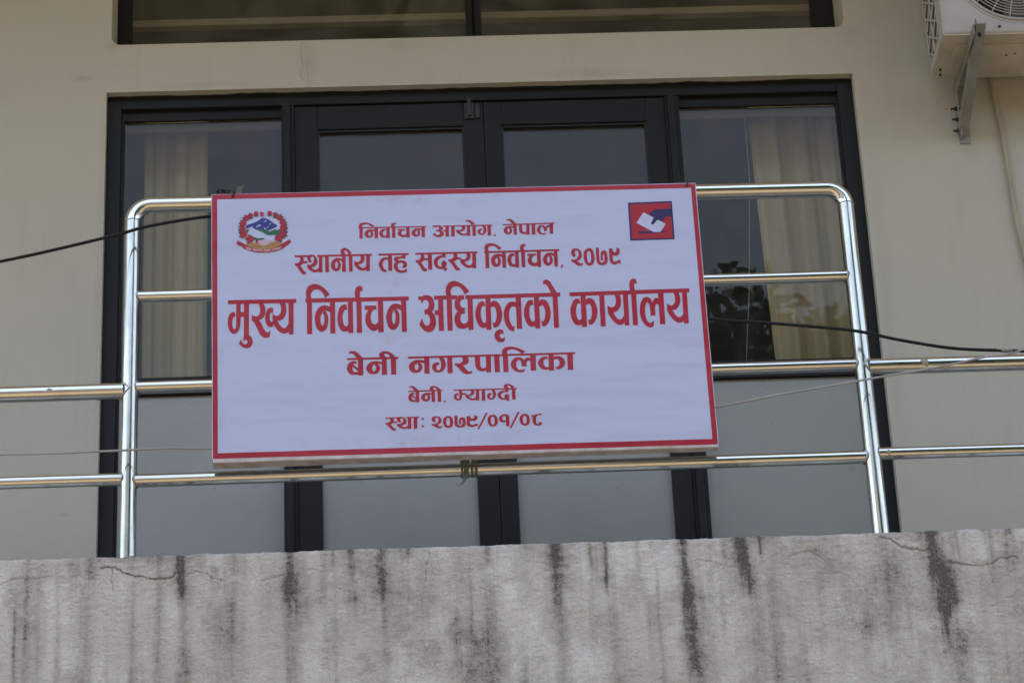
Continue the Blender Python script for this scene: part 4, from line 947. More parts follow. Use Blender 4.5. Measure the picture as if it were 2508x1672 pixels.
'L3': '-6880,5332c -6747,5328c -6752,4621 -6777,4411 -6837,4255 -6950,4176 -7062,4244 -7128,4404 -7147,4572 -7126,4756 -7071,4887 -6984,4937 -6925,4923c -6907,4772c -6954,4769 -6994,4690 -7010,4559 -6998,4435 -6972,4364 -6933,4342 -6902,4389 -6887,4520c|-6773,4929c -6633,4925c -6634,4759c -6775,4763c|-6645,5325c -6489,5320c -6502,4113c -6658,4115c|-6658,4127c -6502,4122c -6429,4059 -6388,3909 -6416,3787 -6487,3702 -6603,3683 -6712,3735 -6815,3852c -6746,3989c -6711,3892 -6649,3826 -6602,3819 -6560,3847 -6553,3905 -6570,3953 -6601,3968 -6640,3948 -6667,3891c -6676,3987 -6667,4075|-6207,5223c -6059,5219c -6005,5093 -5988,4969 -6000,4846 -6040,4741 -6103,4673 -6190,4631c -6151,4586 -6090,4443 -6029,4301 -5975,4225 -5921,4210 -5835,4274c -5868,4050c -5923,4021 -6001,4016 -6086,4057 -6171,4165 -6247,4343 -6324,4521 -6377,4607 -6416,4615c -6411,4837c -6352,4786 -6282,4763 -6220,4782 -6172,4851 -6152,4956 -6159,5080|-5755,5033c -5810,5058 -5896,5028 -5960,4933 -5996,4775 -5995,4616 -5957,4474 -5896,4399 -5825,4379 -5760,4407c/-5812,4890 -5852,4806 -5864,4701 -5849,4612 -5811,4558 -5776,4575c -5773,4871c|-5562,5204c -5385,5208c -5355,5092 -5346,4968 -5366,4827 -5423,4696 -5494,4623 -5557,4600 -5620,4600c -5582,4498 -5521,4400 -5436,4336 -5365,4360 -5317,4429 -5282,4498c -5278,4229c -5329,4174 -5423,4146 -5524,4180 -5624,4271 -5708,4397 -5762,4504c -5765,4839c -5703,4780 -5633,4764 -5570,4798 -5525,4876 -5505,5008 -5519,5123|-5278,5285c -5121,5280c -5139,4111c -5287,4115c|-4708,5321c -4556,5316c -4568,4107c -4726,4109c|-4724,5321c -4737,5464 -4726,5606 -4685,5721 -4597,5807 -4455,5839 -4329,5799 -4205,5715 -4097,5596 -3998,5456c -4150,5345c -4194,5466 -4255,5565 -4333,5630 -4419,5641 -4514,5609 -4571,5521 -4585,5406 -4559,5316c|-3999,5023c -4092,5072 -4194,5087 -4313,5043 -4409,4922 -4467,4765 -4483,4589 -4458,4394 -4390,4243 -4275,4174 -4156,4236 -4091,4383 -4066,4576 -4080,4735 -4120,4852 -4161,4911c -4088,4886 -4003,4839c/-4182,4898c -4246,4838 -4296,4707 -4306,4583 -4289,4459 -4247,4379 -4207,4448 -4188,4597 -4193,4721 -4214,4792c -4247,4790c|-4003,5211c -3846,5207c -3859,4104c -4013,4103c|-3498,5086c -3565,5101 -3653,5059 -3734,4937 -3782,4744 -3789,4568 -3762,4391 -3710,4248 -3641,4180 -3571,4160 -3501,4168 -3458,4188c -3456,4408c -3496,4356 -3541,4340 -3582,4385 -3611,4492 -3623,4633 -3609,4774 -3571,4879 -3522,4922 -3471,4898c|-3452,5230c -3300,5226c -3307,4104c -3463,4104c|-3190,5223c -3033,5218c -3044,4102c -3201,4105c|-3208,5276c -3228,5419 -3219,5579 -3182,5676 -3118,5723 -3054,5726 -2992,5701c -2983,5546c -3027,5565 -3059,5530 -3077,5450 -3071,5370 -3047,5272c|-2938,5038c -2577,5032c -2581,4885c -2942,4891c|-2816,4910c -2667,4905c -2708,4836 -2751,4713 -2762,4590 -2742,4466 -2696,4403 -2642,4384 -2587,4408 -2538,4469c -2540,4231c -2593,4176 -2672,4150 -2757,4185 -2856,4284 -2915,4418 -2935,4560 -2916,4701 -2865,4823|-2533,5203c -2368,5198c -2376,4103c -2540,4102c|-1810,5011c -1892,5063 -1993,5080 -2113,5040 -2211,4910 -2271,4734 -2288,4576 -2265,4399 -2200,4238 -2084,4168 -1973,4231 -1901,4370 -1873,4563 -1883,4723 -1923,4830 -1963,4902c -1890,4879 -1816,4827c/-1987,4889c -2056,4825 -2099,4712 -2111,4588 -2095,4446 -2054,4375 -2016,4444 -1998,4585 -2000,4709 -2018,4789c -2050,4781c|-1812,5199c -1654,5195c -1666,4099c -1823,4095c|-1277,5313c -1195,5316c -1199,5181c -1281,5178c|-1193,5284c -1110,5339 -1015,5348 -906,5315 -823,5206 -790,5045 -798,4903 -838,4807 -879,4758c -811,4682 -769,4548 -759,4389 -785,4248 -855,4118 -983,4055 -1099,4099 -1197,4199 -1279,4337c -1188,4552c -1158,4436 -1107,4329 -1045,4291 -981,4325 -946,4430 -946,4553 -978,4643 -1039,4683 -1105,4682c -1104,4850c -1041,4857 -984,4908 -964,5014 -979,5121 -1037,5173 -1109,5161 -1196,5044c|-790,4811c -657,4814c -655,4647c -781,4646c|-670,5219c -512,5214c -527,4094c -684,4094c|-404,5247c -243,5242c -260,4092c -417,4093c|-402,5300c -425,5425 -416,5550 -380,5656 -305,5761 -208,5812 -113,5813 12,5761 135,5668 226,5567 315,5439c 161,5333c 118,5445 59,5545 -18,5610 -104,5630 -184,5606 -250,5527 -273,5439 -244,5295c|144,5311c 41,5319 -39,5293 -105,5202 -148,5114 -168,5008 -158,4884 -121,4803 -68,4754c -125,4706 -174,4601 -190,4478 -175,4336 -121,4220 -30,4159 64,4144 151,4167 232,4214c 228,4430c 183,4360 111,4324 49,4343 4,4410 -4,4507 12,4604 62,4665 141,4671c 145,4893c 94,4873 40,4905 12,4976 10,5056 34,5127 82,5165 137,5145c|239,5210c 397,5205c 384,4099c 227,4095c|757,5061c 679,5086 598,5048 522,4917 467,4741 460,4582 485,4422 541,4270 616,4180 701,4154 788,4175c 784,4369c 724,4330 672,4381 638,4506 629,4665 648,4807 686,4894 727,4914 777,4883c|791,5193c 949,5189c 937,4091c 781,4090c|932,5015c 1003,5080 1074,5087 1159,5049 1240,4913 1282,4734 1287,4575 1255,4399 1185,4251 1094,4165 1008,4159c 977,4354c 1023,4321 1064,4360 1101,4474 1115,4615 1103,4766 1071,4856 1025,4888 945,4851c|1301,4045c 1256,4081 1185,4092 1097,4060 1039,3982 1019,3895 1030,3789 1089,3699 1165,3658 1251,3656 1320,3684c 1339,3859c 1297,3798 1241,3779 1196,3810 1178,3872 1193,3925 1241,3944 1295,3913c|1737,5007c 1672,5039 1601,5045 1505,5012 1412,4890 1354,4732 1335,4591 1349,4396 1396,4218 1476,4083 1544,4028 1618,4003c 1662,4184c 1599,4185 1548,4266 1507,4409 1499,4568 1514,4710 1559,4824 1625,4880 1680,4865 1740,4820c|1730,5183c 1893,5179c 1882,4094c 1720,4092c|2259,5064c 2181,5086 2100,5048 2022,4917 1969,4741 1961,4581 1984,4421 2036,4269 2110,4179 2196,4155 2291,4177c 2289,4371c 2221,4331 2168,4380 2138,4505 2131,4665 2150,4806 2187,4894 2227,4916 2281,4882c|2294,5202c 2452,5198c 2441,4090c 2284,4089c|2438,5016c 2508,5085 2580,5092 2665,5054 2744,4918 2785,4739 2789,4580 2756,4403 2685,4255 2593,4168 2506,4158c 2478,4366c 2523,4322 2564,4363 2602,4477 2619,4618 2607,4769 2575,4859 2529,4889 2449,4838c|2876,5203c 3034,5198c 3019,4093c 2865,4091c|2612,5747c 2677,5778 2725,5780 2787,5751 2839,5687 2917,5523 3027,5297c 2844,5293c 2785,5438 2729,5565 2684,5611 2645,5624 2605,5613c|3700,5072c 3622,5092 3540,5050 3461,4918 3408,4742 3399,4583 3420,4422 3471,4270 3545,4185 3630,4160 3734,4183c 3733,4378c 3665,4341 3615,4381 3585,4515 3578,4666 3599,4807 3634,4899 3675,4921 3729,4893c|3743,5213c 3903,5208c 3884,4099c 3726,4098c|3884,5021c 3955,5087 4027,5097 4112,5063 4191,4932 4231,4744 4234,4584 4202,4417 4129,4268 4042,4183 3949,4168c 3927,4372c 3964,4332 4005,4361 4047,4475 4064,4616 4056,4776 4024,4866 3975,4894 3896,4848c|4324,5214c 4482,5209c 4463,4103c 4308,4099c|4779,5209c 4954,5204c 4986,5087 4992,4944 4967,4802 4895,4671 4811,4594 4728,4582c 4771,4471 4843,4362 4912,4325 4977,4349 5024,4419 5058,4506c 5056,4223c 4996,4163 4900,4137 4800,4177 4697,4296 4611,4440 4559,4566c 4560,4832c 4617,4781 4694,4753 4768,4782 4813,4869 4833,4984 4822,5110|5062,5210c 5219,5205c 5195,4113c 5051,4108c|5320,5211c 5478,5206c 5462,4110c 5306,4109c|5301,5292c 5282,5436 5287,5561 5318,5668 5378,5724 5435,5740 5512,5707c 5525,5545c 5479,5577 5448,5538 5432,5467 5438,5386 5460,5287c|5976,4271c 5942,4055c 5864,4022 5778,4037 5681,4116 5596,4269 5553,4447 5551,4643 5589,4855 5664,5013 5731,5074 5796,5084 5873,5052 5930,4970 5958,4871c 6002,4976 6054,5034 6095,5045 6155,5006c 6161,4767c 6111,4831 6070,4814 6042,4752 6031,4664 6027,4429c 5876,4423c 5876,4580 5867,4740 5843,4856 5806,4898 5764,4859 5727,4744 5713,4584 5720,4407 5754,4264 5805,4195 5860,4190 5925,4223|6154,5213c 6326,5208c 6311,4120c 6143,4119c|6624,5217c 6795,5221c 6827,5095 6836,4961 6812,4819 6744,4696 6667,4618 6563,4609c 6611,4495 6682,4387 6758,4344 6823,4374 6868,4434 6901,4522c 6895,4233c 6833,4178 6744,4154 6644,4193 6534,4311 6449,4456 6397,4573c 6402,4849c 6458,4794 6535,4768 6600,4789 6655,4877 6676,5001 6664,5118|6903,5227c 7059,5222c 7039,4123c 6889,4124c|-7139,5349c -5037,5336c -5040,5198c -7139,5212c|-4755,5338c -1568,5317c -1570,5174c -4757,5193c|-788,5315c -77,5315c -83,5175c -793,5178c|180,5309c 3124,5317c 3117,5178c 178,5172c|3413,5312c 7143,5345c 7137,5206c 3405,5173c',
'L4': '-3238,3120c -3307,3143 -3401,3125 -3480,3058 -3526,2947 -3524,2842 -3472,2737 -3388,2682 -3287,2674 -3191,2693c -3199,2789c -3277,2762 -3339,2802 -3368,2890 -3358,2967 -3330,3022 -3286,3064 -3219,3059c|-3333,3027c -3186,2884c -3188,2790c -3364,2966c|-3191,3223c -3036,3218c -3039,2654c -3195,2650c|-3458,3470c -3361,3490 -3275,3478 -3206,3433 -3130,3352 -3040,3241c -3227,3247c -3310,3357 -3386,3409 -3460,3397c|-736,3192c -585,3187c -541,3098 -515,2976 -527,2872 -570,2769 -650,2698 -752,2675 -853,2699 -923,2780 -941,2876 -905,2962 -833,3015 -739,3023c -700,2955c -758,2940 -799,2889 -806,2828 -780,2767 -742,2753 -702,2782 -671,2850 -660,2980 -682,3094|-467,3209c -311,3205c -317,2643c -473,2641c|-22,3196c 142,3200c 183,3120 190,3041 164,2972 100,2922 -3,2904c 49,2845 101,2766 153,2703 214,2684 290,2711c 266,2618c 195,2603 109,2595 10,2638 -80,2736 -154,2834 -199,2883 -237,2889c -233,2988c -180,2969 -109,2967 -38,2996 8,3055 13,3108 -3,3152|385,3196c 541,3196c 536,2978 546,2856 578,2794 640,2780 696,2808 720,2833c 718,2703c 651,2679 573,2678 473,2711 406,2791 383,2913|721,3208c 873,3203c 860,2638c 711,2636c|972,3209c 1136,3204c 1125,2635c 969,2631c|1238,3210c 1397,3205c 1390,2630c 1234,2630c|1235,3219c 1216,3315 1247,3402 1313,3461 1424,3489 1549,3485 1688,3450 1811,3393 1951,3305c 1811,3241c 1744,3317 1653,3372 1545,3398 1434,3379 1372,3319 1403,3213c|-3522,3251c -1953,3250c -1955,3177c -3524,3186c|-1665,3244c 3463,3243c 3462,3175c -1667,3176c|-2462,3083c -2558,3112 -2687,3123 -2818,3083 -2907,2999 -2946,2897 -2924,2793 -2851,2714 -2733,2681 -2614,2710 -2547,2785 -2522,2888 -2545,2966 -2593,3027c -2539,3029 -2464,2998c/-2658,3025c -2723,2995 -2762,2927 -2765,2841 -2741,2789 -2709,2775 -2671,2805 -2647,2890 -2660,2959 -2692,2977c|-2462,3214c -2313,3211c -2319,2649c -2476,2647c|-2192,3208c -2030,3205c -2038,2650c -2193,2649c|-2489,3205c -2537,3301 -2523,3387 -2455,3441 -2354,3456 -2233,3424 -2146,3362 -2054,3281c -2207,3200c/-2346,3370 -2385,3332 -2349,3271 -2295,3236 -2217,3234c -2226,3295 -2280,3348|-1165,3095c -1257,3118 -1359,3126 -1477,3104 -1573,3045 -1631,2969 -1646,2883 -1622,2788 -1555,2714 -1439,2681 -1321,2711 -1256,2783 -1232,2877 -1246,2954 -1285,3011 -1326,3040c -1253,3028 -1168,3005c/-1347,3033c -1411,3004 -1460,2940 -1470,2880 -1454,2820 -1412,2781 -1371,2815 -1353,2887 -1358,2947 -1379,2982c -1412,2981c|-1169,3186c -1012,3184c -1025,2647c -1179,2646c|1900,2728c 1866,2623c 1787,2607 1701,2614 1603,2653 1518,2727 1475,2814 1472,2909 1511,3013 1586,3090 1654,3119 1718,3124 1796,3108 1854,3069 1882,3020c 1926,3072 1978,3100 2019,3105 2080,3086c 2085,2970c 2036,3001 1995,2993 1966,2963 1955,2920 1951,2805c 1800,2802c 1799,2879 1790,2957 1766,3013 1729,3034 1687,3015 1650,2959 1636,2881 1642,2794 1677,2725 1728,2691 1783,2689 1849,2705|2079,3187c 2251,3185c 2236,2655c 2067,2654c|2604,3113c 2526,3125 2444,3107 2367,3043 2312,2957 2305,2880 2329,2802 2386,2728 2461,2684 2547,2671 2636,2681c 2632,2776c 2571,2757 2518,2782 2484,2843 2475,2920 2494,2989 2533,3032 2574,3042 2625,3026c|2639,3178c 2798,3175c 2785,2640c 2629,2640c|2780,3091c 2852,3122 2923,3126 3009,3107 3090,3041 3133,2954 3138,2876 3106,2791 3035,2718 2944,2677 2857,2674c 2826,2769c 2872,2753 2914,2772 2951,2827 2965,2896 2953,2970 2921,3013 2874,3029 2793,3011c|3217,3182c 3389,3180c 3373,2642c 3205,2641c',
'L5': '-1690,2091c -647,2093c -649,2048c -1691,2048c|-321,2084c 1617,2081c 1615,2036c -323,2041c|-1500,2006c -1548,2021 -1611,2009 -1665,1964 -1697,1890 -1695,1820 -1660,1749 -1603,1713 -1534,1707 -1469,1720c -1474,1784c -1528,1766 -1569,1793 -1589,1851 -1582,1904 -1563,1940 -1533,1968 -1488,1965c|-1565,1944c -1465,1848c -1467,1785c -1586,1902c|-1469,2075c -1363,2072c -1366,1694c -1471,1691c|-1661,2240c -1596,2253 -1538,2246 -1491,2215 -1440,2161 -1379,2087c -1505,2091c -1561,2165 -1613,2199 -1662,2191c|-986,1981c -1050,2000 -1136,2008 -1223,1981 -1283,1925 -1309,1856 -1294,1787 -1245,1734 -1167,1712 -1088,1731 -1043,1782 -1026,1850 -1042,1902 -1074,1943c -1038,1945 -988,1924c/-1117,1942c -1161,1922 -1186,1877 -1188,1819 -1172,1784 -1151,1775 -1126,1795 -1110,1852 -1118,1898 -1139,1910c|-986,2068c -887,2066c -891,1690c -996,1689c|-805,2065c -696,2062c -702,1691c -806,1691c|-1005,2063c -1038,2127 -1028,2185 -982,2221 -915,2231 -833,2210 -775,2168 -713,2114c -816,2059c/-909,2173 -935,2148 -911,2107 -875,2083 -823,2082c -829,2123 -865,2158|-614,1729c -560,1727c -573,1682 -607,1648c -637,1654c -614,1682|-142,2089c -55,2088c -59,1858 -75,1789 -114,1738 -188,1712 -260,1735 -304,1787 -316,1841 -302,1902 -266,1944 -210,1961 -171,1956c -160,1907c -190,1906 -216,1880 -227,1837 -219,1797 -202,1774 -177,1767 -156,1782 -147,1825c|-74,1958c 67,1957c 66,1903c -76,1904c|181,2052c 291,2053c 312,2012 318,1968 303,1922 259,1882 209,1857 141,1854c 172,1817 218,1781 267,1767 310,1777 339,1797 361,1825c 357,1731c 316,1713 258,1705 193,1718 122,1757 67,1804 33,1842c 36,1932c 72,1914 123,1905 165,1912 200,1941 215,1982 207,2020|362,2055c 463,2054c 450,1695c 353,1695c|537,2047c 644,2046c 634,1685c 530,1685c|828,2054c 925,2051c 953,1991 970,1909 962,1839 935,1770 883,1723 818,1708 753,1724 708,1778 696,1842 719,1900 766,1935 826,1941c 851,1895c 814,1885 788,1851 783,1810 800,1769 825,1760 850,1779 870,1825 877,1912 863,1988|1250,2046c 1358,2043c 1349,1949c 1262,1955 1174,1926 1126,1875 1121,1817 1152,1771 1194,1752 1234,1754c 1223,1804 1235,1855 1273,1883 1316,1885 1358,1859 1374,1812 1361,1772 1334,1738c 1351,1726c 1393,1708c 1324,1638c 1290,1670 1275,1701c 1177,1695 1092,1724 1034,1779 1012,1848 1027,1912 1083,1968 1164,1999 1248,2005c|1457,2065c 1567,2062c 1561,1691c 1456,1691c|1255,2063c 1222,2127 1231,2185 1278,2221 1346,2231 1429,2210 1488,2168 1551,2114c 1446,2059c/1352,2173 1325,2148 1350,2107 1387,2083 1439,2082c 1433,2123 1397,2158',
'L6': '1216,943c 1227,1016c 1172,1001 1132,1036 1122,1088 1148,1138 1195,1154 1233,1136c 1229,803c 1333,803c 1337,1107 1312,1176 1252,1209 1182,1214 1096,1183 1038,1116 1024,1048 1055,979 1115,946|2003,1140c 2322,1211c 2324,1163c 2006,1097c|2069,1118c 2207,1148c 2164,1098 2144,1013 2144,919 2172,858 2210,857 2245,924c 2329,896c 2310,837 2246,805 2161,799 2085,835 2043,913 2036,1016 2045,1076|-2417,1211c -2028,1216c -2029,1175c -2415,1174c|-1788,1212c -1399,1215c -1399,1172c -1782,1171c|-2296,1180c -2188,1177c -2163,1130 -2161,1078 -2180,1026 -2226,992 -2278,980c -2234,946 -2191,888 -2147,843 -2118,831 -2088,839c -2104,782c -2171,772 -2223,790 -2266,837 -2317,902 -2360,955 -2382,975 -2419,975c -2418,1043c -2366,1032 -2314,1046 -2276,1080 -2264,1121 -2274,1156|-2179,1073c -2060,1073c -2061,1024c -2180,1021c|-1929,1062c -1973,1037 -2023,1052 -2058,1105 -2064,1163 -2034,1203 -1976,1220 -1904,1216 -1840,1188 -1791,1123 -1775,1053 -1794,995 -1846,956 -1897,934 -1954,929c -1905,893 -1848,875 -1797,885 -1736,924c -1738,843c -1792,821 -1864,814 -1942,836 -2020,884 -2072,931c -2071,1003c -2025,988 -1967,993 -1909,1026 -1879,1078 -1870,1124 -1884,1160 -1912,1172 -1949,1161 -1967,1126 -1958,1089|-1734,1197c -1633,1195c -1641,809c -1742,809c|-1561,1175c -1451,1173c -1459,806c -1568,807c|-884,1068c -918,1013 -968,1020 -1008,1062 -1017,1126 -991,1178 -931,1206 -858,1207 -780,1186 -727,1120 -718,1050 -746,981 -801,935 -868,916c -819,895 -770,862 -704,881c -719,817c -797,807 -868,820 -937,868 -985,898 -1021,899c -1023,965c -959,952 -885,966 -830,1017 -806,1075 -820,1134 -855,1160 -891,1156 -912,1118 -908,1075|-507,1209 -410,1161 -370,1043 -377,926 -423,840 -527,807 -625,850 -667,944 -676,1049 -635,1153/-520,1142 -559,1117 -575,1047 -577,954 -556,889 -519,871 -484,894 -468,963 -467,1057 -483,1121|-324,1211c -231,1213c -234,1052 -233,935 -211,888 -167,872 -120,880 -87,909c -84,990 -89,1049 -102,1067 -124,1050 -132,991 -116,919c -189,913c -196,1004 -185,1086 -134,1137 -72,1146 -13,1117 8,1047 12,930 -15,861 -79,821 -180,809 -270,831 -318,890 -328,995 -325,1112|44,1184c 151,1186c 157,1137 193,1101 231,1095 266,1123 279,1211c 375,1168c 374,1110 345,1052 279,1020 201,1019 147,1038c 140,962 158,904 211,885 283,907 332,924 375,917c 373,818c 332,848 277,837 204,812 127,828 61,870 43,929 43,1046|845,1209 941,1161 982,1043 975,926 928,840 825,807 728,850 685,944 677,1049 717,1153/832,1142 794,1117 778,1047 775,954 796,889 833,871 868,894 884,963 885,1057 869,1121|1816,1209 1914,1161 1954,1043 1947,926 1901,840 1796,807 1699,850 1656,944 1648,1049 1688,1153/1803,1142 1765,1117 1749,1047 1747,954 1767,889 1805,871 1840,894 1856,963 1857,1057 1841,1121|635,1279c 697,1281c 410,738c 351,737c|1596,1270c 1663,1271c 1384,738c 1325,735c|-1246,1133 -1258,1110 -1284,1100 -1310,1111 -1320,1136 -1308,1159 -1282,1169 -1256,1158|-1255,885 -1266,861 -1293,852 -1319,863 -1329,887 -1317,911 -1290,920 -1265,909',
}
